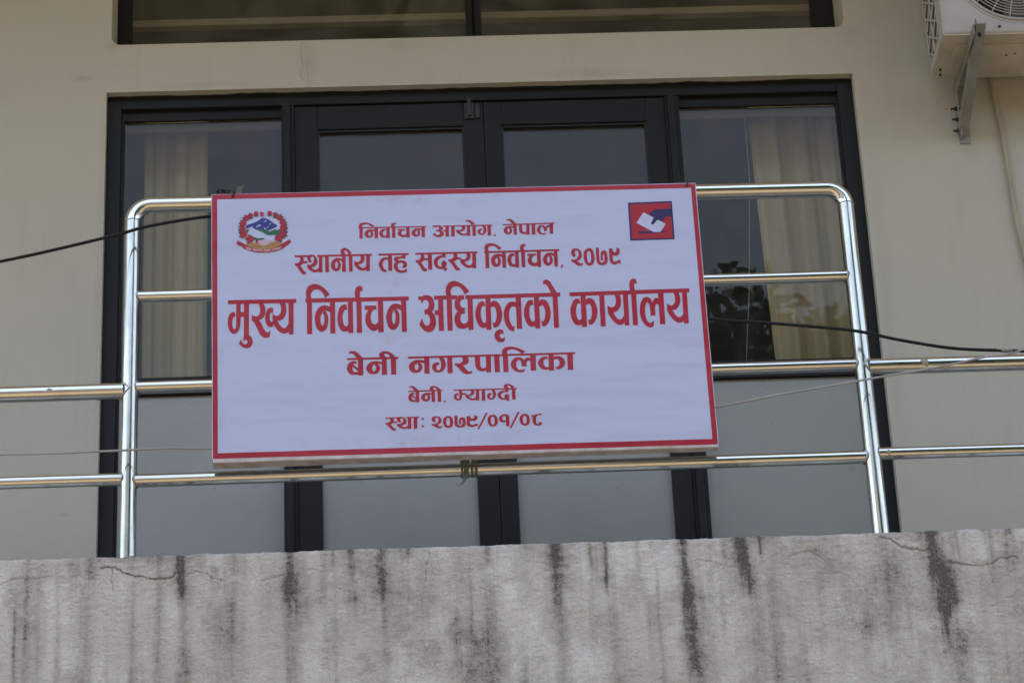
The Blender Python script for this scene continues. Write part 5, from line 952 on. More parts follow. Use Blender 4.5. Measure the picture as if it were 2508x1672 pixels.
EMBLEM = [
('blue',1,'-6563,7901 -6545,7959 -6400,8023 -6246,8077 -6161,8134 -6075,8200 -6007,8211 -5922,8185 -5820,8124 -5702,8023 -5567,7912c -5670,7846 -5790,7791 -5892,7755 -5943,7757 -6011,7798 -6096,7829 -6181,7783 -6266,7815 -6350,7876 -6419,7858 -6504,7860 -6538,7852'),
('white',2,'-6257,7863c -6222,7930c -6188,7949c -6154,7991c -6145,7961c -6086,7969c -6129,7918c -6171,7923c|-6059,8060c -5999,8078c -5948,8124c -5909,8107c -5974,8070c|-5847,7988c -5767,8019c -5813,7964c|-5916,7883c -5857,7910c -5883,7856c|-6019,7886c -5976,7855 -5909,7791c -5977,7812|-6521,7841c -6418,7897 -6324,7943c -6401,7867'),
('white',3,'-5892,7755c -5773,7791 -5670,7846 -5499,7939c -5482,7900 -5603,7786 -5739,7751 -5825,7734'),
('green',4,'-6164,7812c -6096,7829 -6011,7798 -5909,7756 -5791,7733 -5671,7798 -5586,7766 -5484,7792 -5451,7704 -5520,7628 -5605,7591 -5724,7605 -5860,7599 -5979,7651 -6063,7721 -6147,7753|-6538,7813c -6453,7820c -6505,7734 -6522,7686 -6590,7717|-6505,7637c -6438,7625 -6336,7554 -6235,7512 -6133,7490 -6031,7506 -5998,7457 -6083,7430 -6202,7434 -6337,7467 -6404,7537 -6489,7578'),
('pink',5,'-6219,7376c -5998,7447 -5828,7423 -5659,7399c -5710,7342 -5829,7316 -5915,7251 -6034,7225 -6135,7277'),
('yellow',6,'-6525,7356c -6338,7350 -6169,7297 -6034,7231 -5898,7260 -5744,7353 -5523,7346c -5473,7277 -5577,7183 -5781,7121 -6018,7103 -6255,7125 -6424,7188 -6551,7269'),
('orange',7,'-6366,7272 -6388,7267 -6432,7283 -6471,7313 -6481,7337 -6459,7342 -6415,7325 -6376,7295|-6282,7221 -6304,7216 -6348,7232 -6386,7263 -6396,7286 -6374,7291 -6330,7275 -6292,7244|-6175,7200 -6197,7191 -6243,7198 -6285,7221 -6300,7243 -6278,7252 -6232,7245 -6190,7222|-6091,7169 -6111,7158 -6157,7161 -6201,7178 -6216,7200 -6195,7211 -6150,7207 -6106,7191|-5853,7189 -5868,7168 -5913,7154 -5958,7153 -5979,7166 -5963,7186 -5919,7201 -5873,7201|-5751,7227 -5766,7206 -5809,7186 -5855,7181 -5877,7192 -5861,7213 -5819,7233 -5773,7237|-5653,7271 -5664,7248 -5703,7220 -5748,7205 -5770,7212 -5759,7235 -5720,7263 -5675,7277|-5561,7326 -5570,7301 -5608,7271 -5650,7251 -5674,7256 -5665,7281 -5628,7311 -5585,7331'),
('red',8,'-6889,7337c -6821,7364c -6846,7448c -6711,7361 -6559,7260 -6424,7188 -6238,7125 -6018,7103 -5781,7121 -5611,7174 -5456,7277 -5319,7360 -5191,7444c -5209,7376c -5141,7341c -5227,7289c -5253,7242c -5364,7177c -5373,7148c -5544,7056 -5782,6996 -6037,6984 -6290,7010 -6510,7084 -6670,7166c -6670,7215c -6814,7267c -6822,7306c|-6269,7436c -6193,7443c -6206,7317c -6262,7319c'),
('leaf',9,'-6251,8347c -6287,8300 -6284,8241c -6250,8285|-6239,8345c -6248,8285 -6221,8239c -6210,8291|-6259,8352c -6307,8324 -6314,8283c -6278,8293|-6232,8349c -6219,8288 -6188,8273c -6186,8312|-6427,8282c -6465,8228 -6462,8164c -6424,8211|-6413,8280c -6424,8211 -6392,8162c -6381,8220|-6434,8286c -6488,8256 -6496,8210c -6456,8222|-6405,8283c -6392,8216 -6356,8200c -6356,8243|-6562,8227c -6563,8303 -6607,8354c -6607,8283|-6577,8208c -6630,8254 -6686,8246c -6642,8204|-6545,8229c -6505,8288 -6518,8337c -6551,8303|-6576,8188c -6642,8190 -6665,8152c -6626,8139|-6664,8052c -6685,8131 -6743,8170c -6725,8097|-6676,8027c -6742,8058 -6798,8033c -6742,8000|-6647,8060c -6622,8135 -6647,8183c -6673,8136|-6669,8007c -6739,7988 -6753,7940c -6709,7938|-6689,7848c -6729,7923 -6799,7945c -6764,7874|-6694,7817c -6771,7829 -6824,7784c -6758,7768|-6674,7859c -6666,7947 -6705,7989c -6719,7931|-6684,7799c -6751,7757 -6753,7702c -6707,7716|-6663,7655c -6722,7721 -6799,7723c -6745,7659|-6662,7622c -6743,7610 -6785,7546c -6715,7551|-6649,7674c -6662,7766 -6711,7796c -6714,7734|-6647,7606c -6703,7541 -6693,7483c -6649,7513|-6475,7473c -6552,7518 -6600,7486c -6558,7446|-6454,7433c -6518,7365 -6508,7305c -6460,7334|-5824,8355c -5861,8307 -5858,8248c -5823,8292|-5812,8353c -5822,8292 -5795,8246c -5784,8299|-5833,8359c -5881,8331 -5888,8290c -5852,8301|-5805,8356c -5793,8295 -5762,8281c -5760,8320|-5648,8289c -5686,8236 -5683,8171c -5645,8219|-5634,8287c -5645,8219 -5613,8169c -5602,8227|-5654,8293c -5709,8264 -5717,8217c -5677,8229|-5625,8291c -5613,8224 -5577,8207c -5576,8250|-5495,8222c -5450,8278 -5452,8348c -5496,8297|-5478,8202c -5413,8197 -5370,8240c -5428,8250|-5512,8223c -5506,8297 -5540,8331c -5552,8283|-5478,8183c -5430,8132 -5390,8145c -5414,8185|-5405,8061c -5345,8107 -5332,8181c -5387,8141|-5392,8036c -5324,8010 -5269,8044c -5327,8069|-5422,8068c -5399,8145 -5427,8191c -5450,8143|-5397,8016c -5355,7949 -5311,7949c -5328,7997|-5374,7871c -5302,7900 -5270,7974c -5338,7948|-5367,7842c -5303,7795 -5238,7811c -5292,7857|-5392,7883c -5349,7956 -5367,8013c -5403,7970|-5378,7822c -5350,7740 -5304,7727c -5308,7782|-5387,7640c -5305,7641 -5252,7702c -5328,7704|-5389,7607c -5336,7533 -5266,7527c -5308,7593|-5402,7658c -5337,7716 -5339,7780c -5389,7751|-5405,7590c -5401,7496 -5357,7466c -5346,7524|-5513,7490c -5427,7468 -5389,7511c -5438,7540|-5529,7447c -5515,7350 -5464,7323c -5460,7385'),
('crimson',10,'-6115,8449c -5967,8373c -6053,8356c -5972,8269c -6117,8265c'),
('red',10,'-6179,8369c -6172,8347c -6188,8332c -6195,8311c -6219,8311c -6232,8290c -6255,8297c -6280,8292c -6290,8317c -6309,8330c -6310,8353c -6322,8373c -6305,8390c -6306,8414c -6286,8423c -6279,8454c -6253,8445c -6231,8457c -6212,8436c -6194,8428c -6187,8406c -6163,8392c|-6340,8305c -6326,8277c -6350,8260c -6364,8241c -6386,8236c -6405,8213c -6429,8231c -6455,8230c -6468,8250c -6488,8264c -6497,8286c -6514,8310c -6491,8331c -6491,8356c -6470,8371c -6455,8392c -6429,8390c -6404,8403c -6387,8377c -6360,8374c -6353,8348c -6333,8330c|-6475,8197c -6462,8170c -6479,8149c -6495,8129c -6522,8128c -6539,8097c -6564,8120c -6593,8109c -6605,8138c -6632,8149c -6637,8176c -6644,8202c -6628,8225c -6630,8253c -6606,8266c -6590,8289c -6563,8280c -6536,8303c -6519,8273c -6487,8274c -6478,8246c -6465,8222c|-6565,8024c -6550,7994c -6569,7973c -6578,7941c -6612,7947c -6632,7923c -6659,7943c -6692,7930c -6700,7965c -6739,7969c -6739,8002c -6761,8030c -6735,8056c -6743,8092c -6699,8090c -6689,8121c -6660,8124c -6631,8139c -6610,8107c -6571,8112c -6570,8075c -6539,8055c|-6574,7823c -6564,7792c -6586,7771c -6596,7742c -6627,7737c -6649,7701c -6680,7733c -6709,7732c -6724,7760c -6756,7770c -6762,7800c -6776,7829c -6754,7856c -6753,7887c -6733,7908c -6710,7931c -6678,7918c -6649,7931c -6629,7907c -6595,7906c -6582,7878c -6563,7854c|-6539,7638c -6516,7602c -6552,7584c -6547,7535c -6594,7552c -6617,7516c -6649,7532c -6683,7531c -6706,7557c -6735,7577c -6726,7616c -6752,7644c -6723,7670c -6732,7709c -6697,7718c -6686,7762c -6647,7750c -6615,7762c -6593,7727c -6556,7728c -6551,7692c -6522,7670c|-6335,7467c -6307,7427c -6355,7411c -6362,7376c -6391,7360c -6421,7337c -6457,7350c -6492,7353c -6516,7383c -6551,7399c -6549,7440c -6575,7474c -6542,7504c -6538,7539c -6506,7551c -6496,7599c -6455,7589c -6417,7611c -6394,7565c -6351,7570c -6342,7531c -6311,7505c|-5746,8376c -5739,8353c -5758,8337c -5763,8312c -5791,8317c -5806,8290c -5828,8304c -5849,8309c -5866,8323c -5891,8331c -5886,8361c -5892,8380c -5887,8402c -5880,8421c -5864,8436c -5850,8458c -5825,8443c -5806,8456c -5787,8442c -5762,8441c -5757,8416c -5733,8401c|-5567,8312c -5561,8289c -5571,8268c -5587,8250c -5606,8239c -5628,8230c -5652,8235c -5679,8228c -5692,8253c -5716,8266c -5716,8293c -5724,8317c -5714,8338c -5712,8366c -5691,8379c -5677,8404c -5648,8391c -5626,8406c -5609,8378c -5585,8376c -5573,8356c -5553,8338c|-5417,8191c -5409,8161c -5440,8148c -5442,8117c -5469,8112c -5492,8093c -5515,8117c -5548,8099c -5561,8128c -5581,8145c -5583,8172c -5599,8196c -5587,8221c -5582,8248c -5554,8255c -5544,8284c -5515,8284c -5489,8285c -5471,8263c -5438,8268c -5430,8240c -5410,8218c|-5334,8032c -5314,7998c -5343,7981c -5359,7957c -5383,7946c -5409,7933c -5434,7949c -5468,7932c -5480,7968c -5515,7975c -5501,8013c -5533,8038c -5501,8060c -5504,8092c -5478,8104c -5462,8131c -5431,8125c -5404,8149c -5382,8119c -5357,8107c -5349,8079c -5318,8063c|-5302,7846c -5284,7812c -5318,7794c -5331,7765c -5361,7764c -5382,7725c -5413,7755c -5449,7739c -5467,7770c -5496,7787c -5493,7822c -5513,7852c -5486,7878c -5499,7920c -5458,7924c -5447,7963c -5410,7942c -5379,7971c -5354,7941c -5320,7936c -5317,7899c -5295,7877c|-5311,7622c -5304,7587c -5330,7564c -5344,7535c -5380,7536c -5402,7510c -5435,7517c -5467,7519c -5490,7543c -5519,7562c -5517,7599c -5537,7628c -5518,7657c -5512,7690c -5483,7705c -5471,7749c -5430,7723c -5399,7751c -5376,7715c -5340,7714c -5339,7673c -5310,7653c|-5430,7480c -5415,7440c -5451,7416c -5459,7376c -5499,7373c -5532,7360c -5564,7373c -5603,7364c -5621,7400c -5665,7409c -5656,7453c -5688,7487c -5644,7515c -5658,7560c -5619,7572c -5602,7611c -5561,7596c -5525,7620c -5502,7579c -5454,7587c -5456,7539c -5419,7518c'),
('white',11,'-6078,8386 -6080,8382 -6083,8380 -6087,8382 -6088,8386 -6087,8390 -6083,8392 -6080,8390|-6074,8313 -6077,8309 -6081,8307 -6084,8309 -6086,8313 -6084,8317 -6080,8319 -6077,8317'),
('ivory',12,'-6556,7191c -6545,7186c -6546,7109c -6557,7113c|-6557,7157c -6557,7147c -6566,7150 -6567,7141 -6574,7135 -6583,7141 -6588,7154c -6580,7153c -6577,7146 -6575,7149 -6576,7156 -6573,7162 -6568,7162|-6503,7150c -6509,7155 -6516,7159 -6525,7160 -6532,7154 -6537,7145 -6538,7135 -6537,7124 -6532,7112 -6523,7104 -6515,7105 -6510,7112 -6508,7123 -6508,7134 -6511,7142 -6514,7147c -6509,7144 -6503,7138c/-6516,7147c -6521,7145 -6524,7139 -6525,7131 -6524,7122 -6521,7116 -6518,7120 -6517,7128 -6517,7136 -6518,7141c -6521,7142c|-6503,7162c -6491,7158c -6493,7089c -6504,7092c|-6431,7125c -6442,7133 -6457,7139 -6472,7139 -6483,7131 -6488,7120 -6485,7105 -6477,7092 -6463,7083 -6449,7082 -6441,7090 -6438,7102 -6441,7113 -6446,7123c -6440,7121 -6432,7114c/-6454,7125c -6462,7124 -6466,7116 -6467,7105 -6464,7098 -6460,7094 -6456,7097 -6453,7107 -6454,7117 -6458,7120c|-6431,7142c -6414,7137c -6415,7064c -6433,7069c|-6590,7204c -6559,7192c -6529,7180c -6499,7169c -6468,7159c -6438,7149c -6407,7140c -6407,7128c -6438,7137c -6468,7147c -6499,7157c -6529,7169c -6560,7180c -6590,7193c|-6344,7123c -6333,7120c -6334,7043c -6345,7045c|-6345,7089c -6345,7079c -6354,7081 -6355,7072 -6362,7064 -6371,7069 -6376,7082c -6368,7082c -6365,7075 -6363,7078 -6364,7085 -6361,7091 -6356,7092|-6291,7090c -6297,7094 -6304,7097 -6313,7096 -6320,7090 -6325,7080 -6326,7070 -6324,7058 -6320,7047 -6311,7041 -6303,7043 -6298,7051 -6296,7063 -6296,7073 -6299,7080 -6302,7085c -6297,7083 -6291,7078c/-6304,7085c -6309,7082 -6312,7076 -6313,7068 -6312,7059 -6309,7053 -6306,7057 -6305,7066 -6305,7074 -6306,7079c -6308,7079c|-6291,7102c -6279,7099c -6281,7030c -6292,7032c|-6244,7101c -6229,7098c -6230,7054 -6233,7041 -6240,7032 -6253,7030 -6266,7036 -6273,7048 -6275,7059 -6273,7070 -6266,7077 -6256,7078 -6249,7076c -6247,7066c -6253,7067 -6258,7063 -6260,7055 -6258,7047 -6255,7042 -6251,7040 -6247,7042 -6245,7050c|-6188,7093c -6176,7091c -6177,7014c -6188,7015c|-6218,7049c -6187,7045c -6187,7035c -6218,7039c|-6222,7098c -6210,7096c -6208,7062c -6214,7038c -6223,7040c -6218,7064c|-6172,7090c -6168,7089c -6169,7013c -6173,7013c|-6172,7090c -6172,7099 -6172,7108 -6171,7115 -6169,7120 -6166,7122 -6163,7119 -6161,7113 -6159,7106 -6157,7096c -6160,7090c -6161,7098 -6162,7104 -6164,7108 -6165,7109 -6167,7107 -6169,7102 -6169,7095 -6168,7089c|-6123,7085c -6112,7084c -6113,7007c -6124,7008c|-6152,7079 -6141,7080 -6132,7073 -6130,7061 -6136,7051 -6146,7047 -6134,7028 -6137,7020 -6147,7041 -6154,7048 -6143,7056 -6139,7065 -6145,7070 -6149,7063 -6153,7068|-6105,7065c -6078,7063c -6078,7054c -6105,7056c|-6096,7056c -6085,7055c -6088,7051 -6091,7043 -6092,7036 -6090,7028 -6087,7024 -6083,7022 -6079,7023 -6075,7027c -6076,7012c -6080,7009 -6085,7008 -6092,7010 -6099,7017 -6103,7026 -6105,7035 -6103,7044 -6099,7051|-6074,7073c -6062,7073c -6063,7003c -6076,7004c|-6378,7131c -6325,7118c -6271,7107c -6218,7097c -6165,7090c -6112,7084c -6058,7081c -6058,7069c -6112,7073c -6165,7078c -6218,7086c -6271,7095c -6325,7106c -6378,7120c|-6014,7074c -6002,7073c -5999,7064 -5999,7054 -6001,7044 -6007,7037 -6013,7035c -6008,7029 -6003,7017 -5998,7009 -5994,7006 -5991,7008c -5993,6997c -6001,6995 -6007,6998 -6012,7008 -6017,7020 -6022,7030 -6025,7034 -6029,7035c -6029,7047c -6023,7045 -6017,7048 -6012,7054 -6011,7062 -6012,7069|-5966,7064c -5971,7065 -5977,7062 -5983,7054 -5987,7042 -5987,7031 -5985,7020 -5982,7011 -5977,7007 -5972,7005 -5967,7006 -5964,7007c -5963,7021c -5966,7018 -5970,7017 -5972,7020 -5974,7026 -5975,7035 -5974,7044 -5971,7051 -5968,7054 -5964,7052c|-5963,7073c -5952,7073c -5953,7002c -5964,7002c|-5928,7074c -5913,7074c -5909,7063 -5906,7047 -5908,7034 -5912,7020 -5920,7010 -5930,7007 -5941,7010 -5947,7020 -5949,7032 -5945,7043 -5938,7051 -5929,7052c -5925,7043c -5931,7041 -5935,7034 -5936,7026 -5933,7019 -5929,7017 -5925,7021 -5922,7030 -5921,7047 -5923,7062|-5901,7076c -5887,7076c -5889,7006c -5903,7005c|-5863,7077c -5854,7077c -5855,7059c -5863,7059 -5871,7053 -5875,7043 -5876,7032 -5873,7023 -5869,7020 -5866,7020c -5867,7030 -5865,7040 -5862,7046 -5858,7046 -5854,7042 -5853,7033 -5854,7025 -5856,7018c -5855,7016c -5851,7013c -5858,6999c -5861,7004 -5862,7010c -5871,7008 -5879,7013 -5884,7023 -5886,7037 -5884,7049 -5879,7061 -5871,7067 -5864,7069c|-5847,7086c -5843,7086c -5845,7010c -5848,7010c|-5847,7086c -5847,7095 -5847,7104 -5846,7112 -5844,7117 -5841,7120 -5838,7117 -5836,7112 -5834,7105 -5832,7097c -5835,7089c -5836,7097 -5837,7103 -5838,7107 -5840,7107 -5842,7105 -5844,7099 -5844,7092 -5843,7086c|-5830,7082c -5818,7084c -5819,7056 -5818,7040 -5816,7032 -5811,7031 -5806,7035 -5804,7039c -5805,7022c -5810,7018 -5816,7017 -5824,7020 -5829,7030 -5831,7046|-5803,7087c -5791,7088c -5793,7015c -5805,7013c|-6029,7080c -5989,7080c -5949,7080c -5908,7082c -5868,7085c -5828,7089c -5788,7095c -5788,7083c -5828,7078c -5868,7074c -5909,7071c -5949,7069c -5989,7068c -6029,7068c|-5738,7095c -5723,7098c -5718,7087 -5716,7072 -5717,7058 -5722,7044 -5730,7033 -5740,7028 -5750,7029 -5757,7039 -5759,7051 -5755,7063 -5748,7071 -5738,7073c -5735,7065c -5740,7062 -5745,7055 -5745,7047 -5743,7039 -5739,7038 -5735,7043 -5732,7052 -5731,7069 -5733,7084|-5698,7104c -5687,7107c -5684,7097 -5684,7087 -5686,7077 -5690,7070 -5697,7066c -5693,7059 -5690,7050 -5687,7042 -5683,7041 -5678,7045c -5679,7033c -5684,7030 -5690,7028 -5696,7032 -5702,7043 -5707,7055 -5710,7061 -5712,7061c -5712,7074c -5708,7072 -5704,7073 -5699,7078 -5696,7086 -5695,7093 -5696,7098|-5617,7108c -5629,7109 -5644,7107 -5659,7098 -5669,7084 -5674,7070 -5672,7057 -5663,7049 -5650,7048 -5636,7055 -5628,7067 -5625,7081 -5627,7090 -5633,7097c -5626,7099 -5618,7097c/-5640,7095c -5648,7089 -5653,7079 -5653,7068 -5650,7062 -5647,7061 -5642,7066 -5639,7078 -5641,7086 -5644,7088c|-5617,7125c -5600,7129c -5601,7056c -5620,7051c|-5577,7133c -5565,7137c -5563,7129 -5563,7121 -5564,7112 -5569,7102 -5575,7096 -5582,7093c -5579,7087 -5574,7082 -5569,7080 -5564,7084 -5561,7088 -5558,7095c -5559,7076c -5563,7072 -5570,7068 -5577,7068 -5584,7074 -5590,7081 -5594,7088c -5593,7105c -5589,7103 -5584,7103 -5579,7105 -5575,7112 -5574,7120 -5575,7127|-5558,7139c -5546,7143c -5549,7072c -5559,7069c|-5528,7149c -5515,7153c -5512,7145 -5512,7135 -5515,7124 -5520,7116 -5526,7112c -5521,7107 -5516,7097 -5511,7090 -5508,7089 -5504,7092c -5506,7080c -5514,7076 -5520,7077 -5525,7085 -5531,7095 -5536,7104 -5539,7107 -5543,7105c -5543,7118c -5536,7118 -5530,7123 -5526,7131 -5524,7139 -5525,7146|-5487,7165c -5480,7166c -5482,7094c -5488,7092c|-5498,7160c -5500,7172 -5499,7183 -5496,7191 -5492,7195 -5488,7192 -5485,7185 -5481,7176c -5487,7163c/-5492,7184 -5494,7178 -5493,7171 -5491,7167 -5488,7168c -5488,7175 -5490,7182|-5758,7099c -5712,7108c -5665,7117c -5619,7129c -5572,7142c -5525,7156c -5479,7172c -5479,7161c -5526,7145c -5572,7130c -5619,7117c -5665,7106c -5712,7096c -5759,7087c'),
]
LOGO = [
('navy',1,'5435,8440c 6828,8461c 6819,7088c 5420,7079c'),
('red',2,'5490,8383c 6771,8399c 6766,7138c 5479,7135c'),
('navy',3,'5677,7359 5798,7397 6060,7396 6546,7397 6564,7371 6384,7336 5793,7323'),
('white',4,'5898,8078c 6573,7644c 6400,7375 6360,7359c 6170,7364c 5659,7703c'),
('navy',5,'6814,8183c 6326,8171 6225,8144 6147,8071 6065,8028c 6201,7897 6190,7837 6143,7734 6112,7667 6149,7626 6196,7643 6296,7759 6358,7795 6465,7729c 6538,7827 6609,7900 6807,7905c'),
]

# ------------------------------------------------------------------ the signboard
def parse(s):
    out = []
    for sh in s.split('|'):
        cons = []
        for con in sh.split('/'):
            P = []
            for tk in con.split():
                cc = tk.endswith('c'); a, b = tk.rstrip('c').split(',')
                P.append((float(a) / 10, float(b) / 10, cc))
            cons.append(P)
        out.append(cons)
    return out
def flatten(con, k=6):
    n = len(con)
    out = []
    for i in range(n):
        p0, p1, p2, p3 = con[i - 1], con[i], con[(i + 1) % n], con[(i + 2) % n]
        a = np.array(p1[:2]); b = np.array(p2[:2])
        if p1[2] and p2[2]:
            out.append(a); continue
        m1 = (b - a) * .9 if p1[2] else (b - np.array(p0[:2])) / 2
        m2 = (b - a) * .9 if p2[2] else (np.array(p3[:2]) - a) / 2
        for j in range(k):
            t_ = j / k
            out.append((2 * t_ ** 3 - 3 * t_ ** 2 + 1) * a + (t_ ** 3 - 2 * t_ ** 2 + t_) * m1 + (-2 * t_ ** 3 + 3 * t_ ** 2) * b + (t_ ** 3 - t_ ** 2) * m2)
    return np.array(out)
def shape_field(shapes, step):
    """signed distance of the union of even-odd shapes on a grid, negative inside"""
    polys = [[flatten(c) for c in sh] for sh in shapes]
    allp = np.concatenate([p for sh in polys for p in sh])
    x0, z0 = allp.min(0) - 3 * step; x1, z1 = allp.max(0) + 3 * step
    nx_, nz_ = int((x1 - x0) / step) + 2, int((z1 - z0) / step) + 2
    D = np.full((nz_, nx_), 9.0)
    gx = x0 + np.arange(nx_) * step; gz = z0 + np.arange(nz_) * step
    for sh in polys:
        a = np.concatenate(sh)
        i0, j0 = ((a.min(0) - (x0, z0)) / step - 3).astype(int); i1, j1 = ((a.max(0) - (x0, z0)) / step + 4).astype(int)
        i0, j0 = max(i0, 0), max(j0, 0); i1, j1 = min(i1, nx_), min(j1, nz_)
        PX_, PZ_ = np.meshgrid(gx[i0:i1], gz[j0:j1])
        dm = np.full(PX_.shape, 1e9); ins = np.zeros(PX_.shape, bool)
        for P in sh:
            for (ax, az), (bx, bz) in zip(P, np.roll(P, -1, 0)):
                ex, ez = bx - ax, bz - az
                L2 = ex * ex + ez * ez
                if L2 < 1e-12: continue
                tt = np.clip(((PX_ - ax) * ex + (PZ_ - az) * ez) / L2, 0, 1)
                dm = np.minimum(dm, (PX_ - ax - tt * ex) ** 2 + (PZ_ - az - tt * ez) ** 2)
                if abs(ez) > 1e-12:
                    cr_ = (az > PZ_) != (bz > PZ_)
                    ins ^= cr_ & (PX_ < ex * (PZ_ - az) / ez + ax)
        d = np.sqrt(dm); d[ins] *= -1
        D[j0:j1, i0:i1] = np.minimum(D[j0:j1, i0:i1], d)
    return D, x0, z0, step
def field_mesh(mb, shapes, step, y, m=0):
    D, x0, z0, s = shape_field(shapes, step)
    nz_, nx_ = D.shape
    full = (D[:-1, :-1] < 0) & (D[:-1, 1:] < 0) & (D[1:, :-1] < 0) & (D[1:, 1:] < 0)
    anyi = (D[:-1, :-1] < 0) | (D[:-1, 1:] < 0) | (D[1:, :-1] < 0) | (D[1:, 1:] < 0)
    for j in range(nz_ - 1):
        row = full[j]
        i = 0
        idxs = np.flatnonzero(np.diff(np.concatenate(([0], row.astype(int), [0]))))
        for a, b in zip(idxs[::2], idxs[1::2]):
            xa, xb, za, zb = x0 + a * s, x0 + b * s, z0 + j * s, z0 + (j + 1) * s
            mb.poly([(xa / 1000, y, za / 1000), (xb / 1000, y, za / 1000), (xb / 1000, y, zb / 1000), (xa / 1000, y, zb / 1000)], m)
    for j, i in np.argwhere(anyi & ~full):
        c = [(i, j), (i + 1, j), (i + 1, j + 1), (i, j + 1)]
        v = [D[q[1], q[0]] for q in c]
        P = []
        for k in range(4):
            l = (k + 1) % 4
            if v[k] < 0: P.append(c[k])
            if (v[k] < 0) != (v[l] < 0):
                f = v[k] / (v[k] - v[l])
                P.append((c[k][0] + f * (c[l][0] - c[k][0]), c[k][1] + f * (c[l][1] - c[k][1])))
        if len(P) >= 3:
            mb.poly([((x0 + p[0] * s) / 1000, y, (z0 + p[1] * s) / 1000) for p in P], m)

SW, SHH = 0.7620, 0.9097
SIGN = empty('signboard', (0, 0, 0), 'white signboard with a red border and red Devanagari lettering tied to the railing', 'sign')
EXv, EZv = Vector((0.99982667, 0.01742017, 0.00670555)), Vector((-0.00670474, 0.00755696, 0.99994807))
EYv = EZv.cross(EXv).normalized()
SIGN.matrix_world = Matrix(((EXv.x, EYv.x, EZv.x, 0), (EXv.y, EYv.y, EZv.y, -0.062), (EXv.z, EYv.z, EZv.z, 0), (0, 0, 0, 1)))

M_VINYL = mat('white_vinyl', (0.66, 0.68, 0.80), 0.42, 0, .35)
t = NT(M_VINYL)
acc = 0.0
for bl in ((-.19, .875, .05, .03, .9), (-.11, .872, .03, .03, .8), (-.24, .88, .02, .02, .7), (.29, .88, .06, .018, .5), (.02, .865, .03, .02, .4), (-.195, .575, .018, .03, .9), (-.215, .555, .015, .02, .7), (-.225, .385, .03, .03, .9), (-.17, .36, .025, .02, .6),
           (-.185, .035, .06, .03, 1.0), (-.12, .04, .03, .03, .8), (-.32, .035, .03, .03, .5), (-.5, .04, .05, .025, .45), (.09, .03, .06, .02, .45), (.5, .04, .05, .02, .4), (-.735, .35, .012, .06, .6), (-.735, .13, .014, .06, .8), (-.70, .86, .03, .02, .25), (-.02, .05, .006, .05, .6), (.012, .04, .005, .03, .8), (.012, .27, .006, .30, .22), (-.012, .6, .006, .4, .12)):  # dirt smears; the tall thin pair paints the shade of the centre crease
    acc = t.math('MAXIMUM', acc, blobmask(t, *bl))
dn = t.ramp(t.noise(38, 5, .65), [(.38, 0.), (.68, 1.)])
dirt_crease = t.math('MULTIPLY', acc, dn)
c = t.mix(t.math('MULTIPLY', dirt_crease, .8), (0.455, 0.49, 0.66), (0.36, 0.32, 0.27))
c = t.mix(t.ramp(t.noise(2.5, 4, .5), [(.35, 0.), (.7, .35)]), c, (0.435, 0.468, 0.62))
t.color(c)
t.bump(t.math('ADD', t.noise(2.2, 3, .45, (1, 1, 2.2)), t.math('MULTIPLY', t.noise(9, 2, .4, (.5, 1, 2)), .12)), .6, .03)
M_RED = mat('red_vinyl', (0.40, 0.016, 0.030), 0.42, 0, .35)
t = NT(M_RED)
t.color(t.mix(t.ramp(t.noise(3.5, 5, .6), [(.35, 0.), (.7, 1.)]), (0.37, 0.015, 0.031), (0.31, 0.013, 0.025)))
t.bump(t.math('ADD', t.noise(2.2, 3, .45, (1, 1, 2.2)), t.math('MULTIPLY', t.noise(9, 2, .4, (.5, 1, 2)), .12)), .6, .03)
M_BACK = mottled('sign_frame', (0.50, 0.47, 0.47), (0.34, 0.31, 0.30), 20, .7)
INK = {'blue': (0.03, 0.035, 0.20), 'white': (0.46, 0.495, 0.665), 'green': (0.02, 0.12, 0.05), 'leaf': (0.008, 0.04, 0.03), 'pink': (0.48, 0.34, 0.44), 'yellow': (0.30, 0.23, 0.065), 'orange': (0.45, 0.09, 0.03),
       'red': (0.34, 0.014, 0.028), 'crimson': (0.33, 0.015, 0.045), 'ivory': (0.62, 0.42, 0.46), 'navy': (0.022, 0.018, 0.085)}
M_INK = {k: mat('ink_' + k, v, .45, 0, .35) for k, v in INK.items()}

# printed face: white field slightly domed and rippled only at its hem, red border band laid round it
face = MB()
face.poly([(-SW, 0, 0), (SW, 0, 0), (SW, 0, SHH), (-SW, 0, SHH)])
face.build('sign_face', M_VINYL, SIGN)
bd = MB()
IN = ((-.7465, .0192), (.7452, .0188), (.7470, .8920), (-.7455, .8918))
OUT = ((-SW + .0006, .0008), (SW - .0012, .0004), (SW - .0012, SHH - .0022), (-SW + .0004, SHH - .0008))
def ripple(x, z):
    # hem printed a little out of square
    return .0010 * mnoise.noise((x * 4.5, z * 4.5, 2.2)) + .0006 * mnoise.noise((x * 13, z * 13, 5))
NB = 40
for k in range(4):
    l = (k + 1) % 4
    for i in range(NB):
        q = []
        for ring, tt in ((IN, i / NB), (OUT, i / NB), (OUT, (i + 1) / NB), (IN, (i + 1) / NB)):
            x_ = ring[k][0] + (ring[l][0] - ring[k][0]) * tt; z_ = ring[k][1] + (ring[l][1] - ring[k][1]) * tt
            if ring is IN: x_ += ripple(x_, z_) * .5; z_ += ripple(z_, x_) * .7
            q.append((x_, -.0005, z_))
        bd.poly(q)
bd.build('border', M_RED, SIGN)
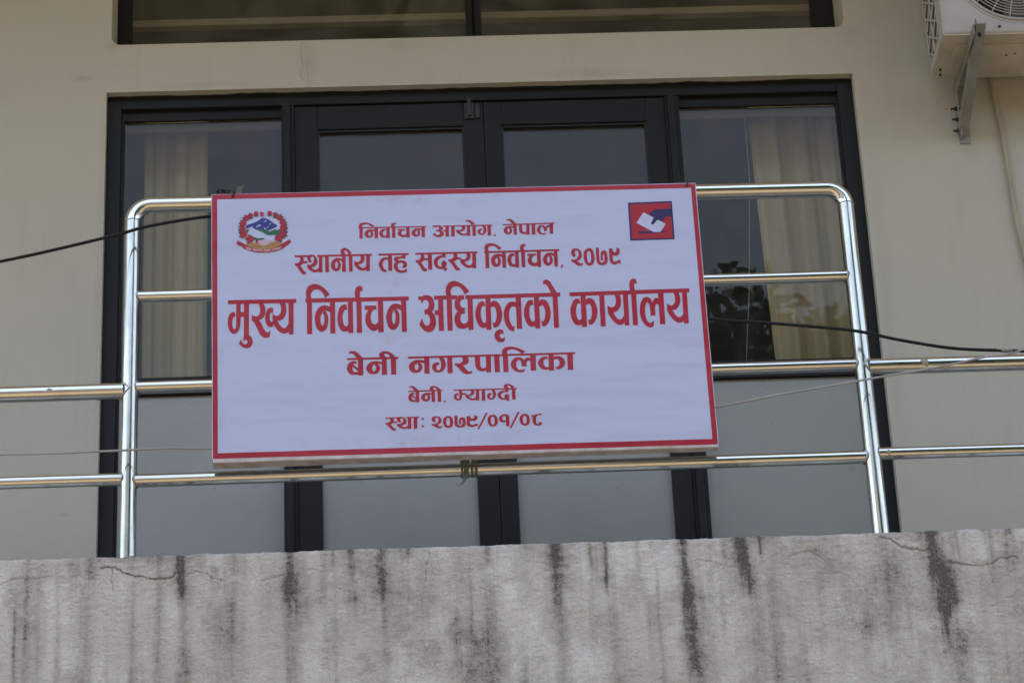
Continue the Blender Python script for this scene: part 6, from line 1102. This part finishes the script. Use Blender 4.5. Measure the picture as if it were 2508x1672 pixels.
# wrapped edges and hollow back frame
fm = MB()
NB = 60
def hem(p0, p1, nrm):
    prev_ = None
    for i in range(NB + 1):
        tt = i / NB
        x_, z_ = p0[0] + (p1[0] - p0[0]) * tt, p0[1] + (p1[1] - p0[1]) * tt
        w_ = .0012 * mnoise.noise((x_ * 5, z_ * 5, 0)) + .0006 * mnoise.noise((x_ * 17, z_ * 17, 0)) + .0008
        SD = .040 - .008 * x_ / SW
        K = 1.0 if nrm[1] < 0 else .35
        if nrm[1] < 0: w_ += .0045 - .002 * x_ / SW
        sec = [(x_, 0, z_), (x_ + nrm[0] * K * (.003 + w_), .0015, z_ + nrm[1] * K * (.003 + w_)), (x_ + nrm[0] * K * (.0045 + w_), .006, z_ + nrm[1] * K * (.0045 + w_)), (x_ + nrm[0] * K * (.004 + w_), SD, z_ + nrm[1] * K * (.004 + w_)), (x_ - nrm[0] * .02, SD, z_ - nrm[1] * .02)]
        if prev_:
            for a in range(len(sec) - 1):
                fm.poly([prev_[a], prev_[a + 1], sec[a + 1], sec[a]], 0 if a < 2 else 1)
        prev_ = sec
hem((-SW, 0), (SW, 0), (0, -1)); hem((SW, 0), (SW, SHH), (1, 0)); hem((SW, SHH), (-SW, SHH), (0, 1)); hem((-SW, SHH), (-SW, 0), (-1, 0))
M_HEM = mottled('dirty_hem', (0.62, 0.60, 0.66), (0.42, 0.37, 0.35), 14, .6, 0, .1, 40)
fm.build('wrapped_frame', [M_HEM, M_BACK], SIGN)
LBL = {'L1': 'first line of small red lettering', 'L2': 'second line of red lettering with a year', 'L3': 'largest line of red lettering', 'L4': 'fourth line of red lettering', 'L5': 'fifth line of small red lettering', 'L6': 'last line of red lettering with a date'}
for k in ('L1', 'L2', 'L3', 'L4', 'L5', 'L6'):
    tm = MB()
    field_mesh(tm, parse(TEXT[k]), .8 if k == 'L3' else .6, -.0006)
    tm.build('text_line', M_RED, SIGN, LBL[k])
def artwork(name, layers, label, step):
    mb = MB(); mats = []
    for c_, ly, s_ in layers:
        mk = M_INK[c_]
        if mk not in mats: mats.append(mk)
        field_mesh(mb, parse(s_), step, -.0005 - .00015 * ly, mats.index(mk))
    mb.build(name, mats, SIGN, label)
artwork('emblem', EMBLEM, 'round emblem of a blue mountain ringed by red flowers over a red ribbon', .35)
artwork('ballot_logo', LOGO, 'red square with a navy hand posting a white ballot paper', .5)
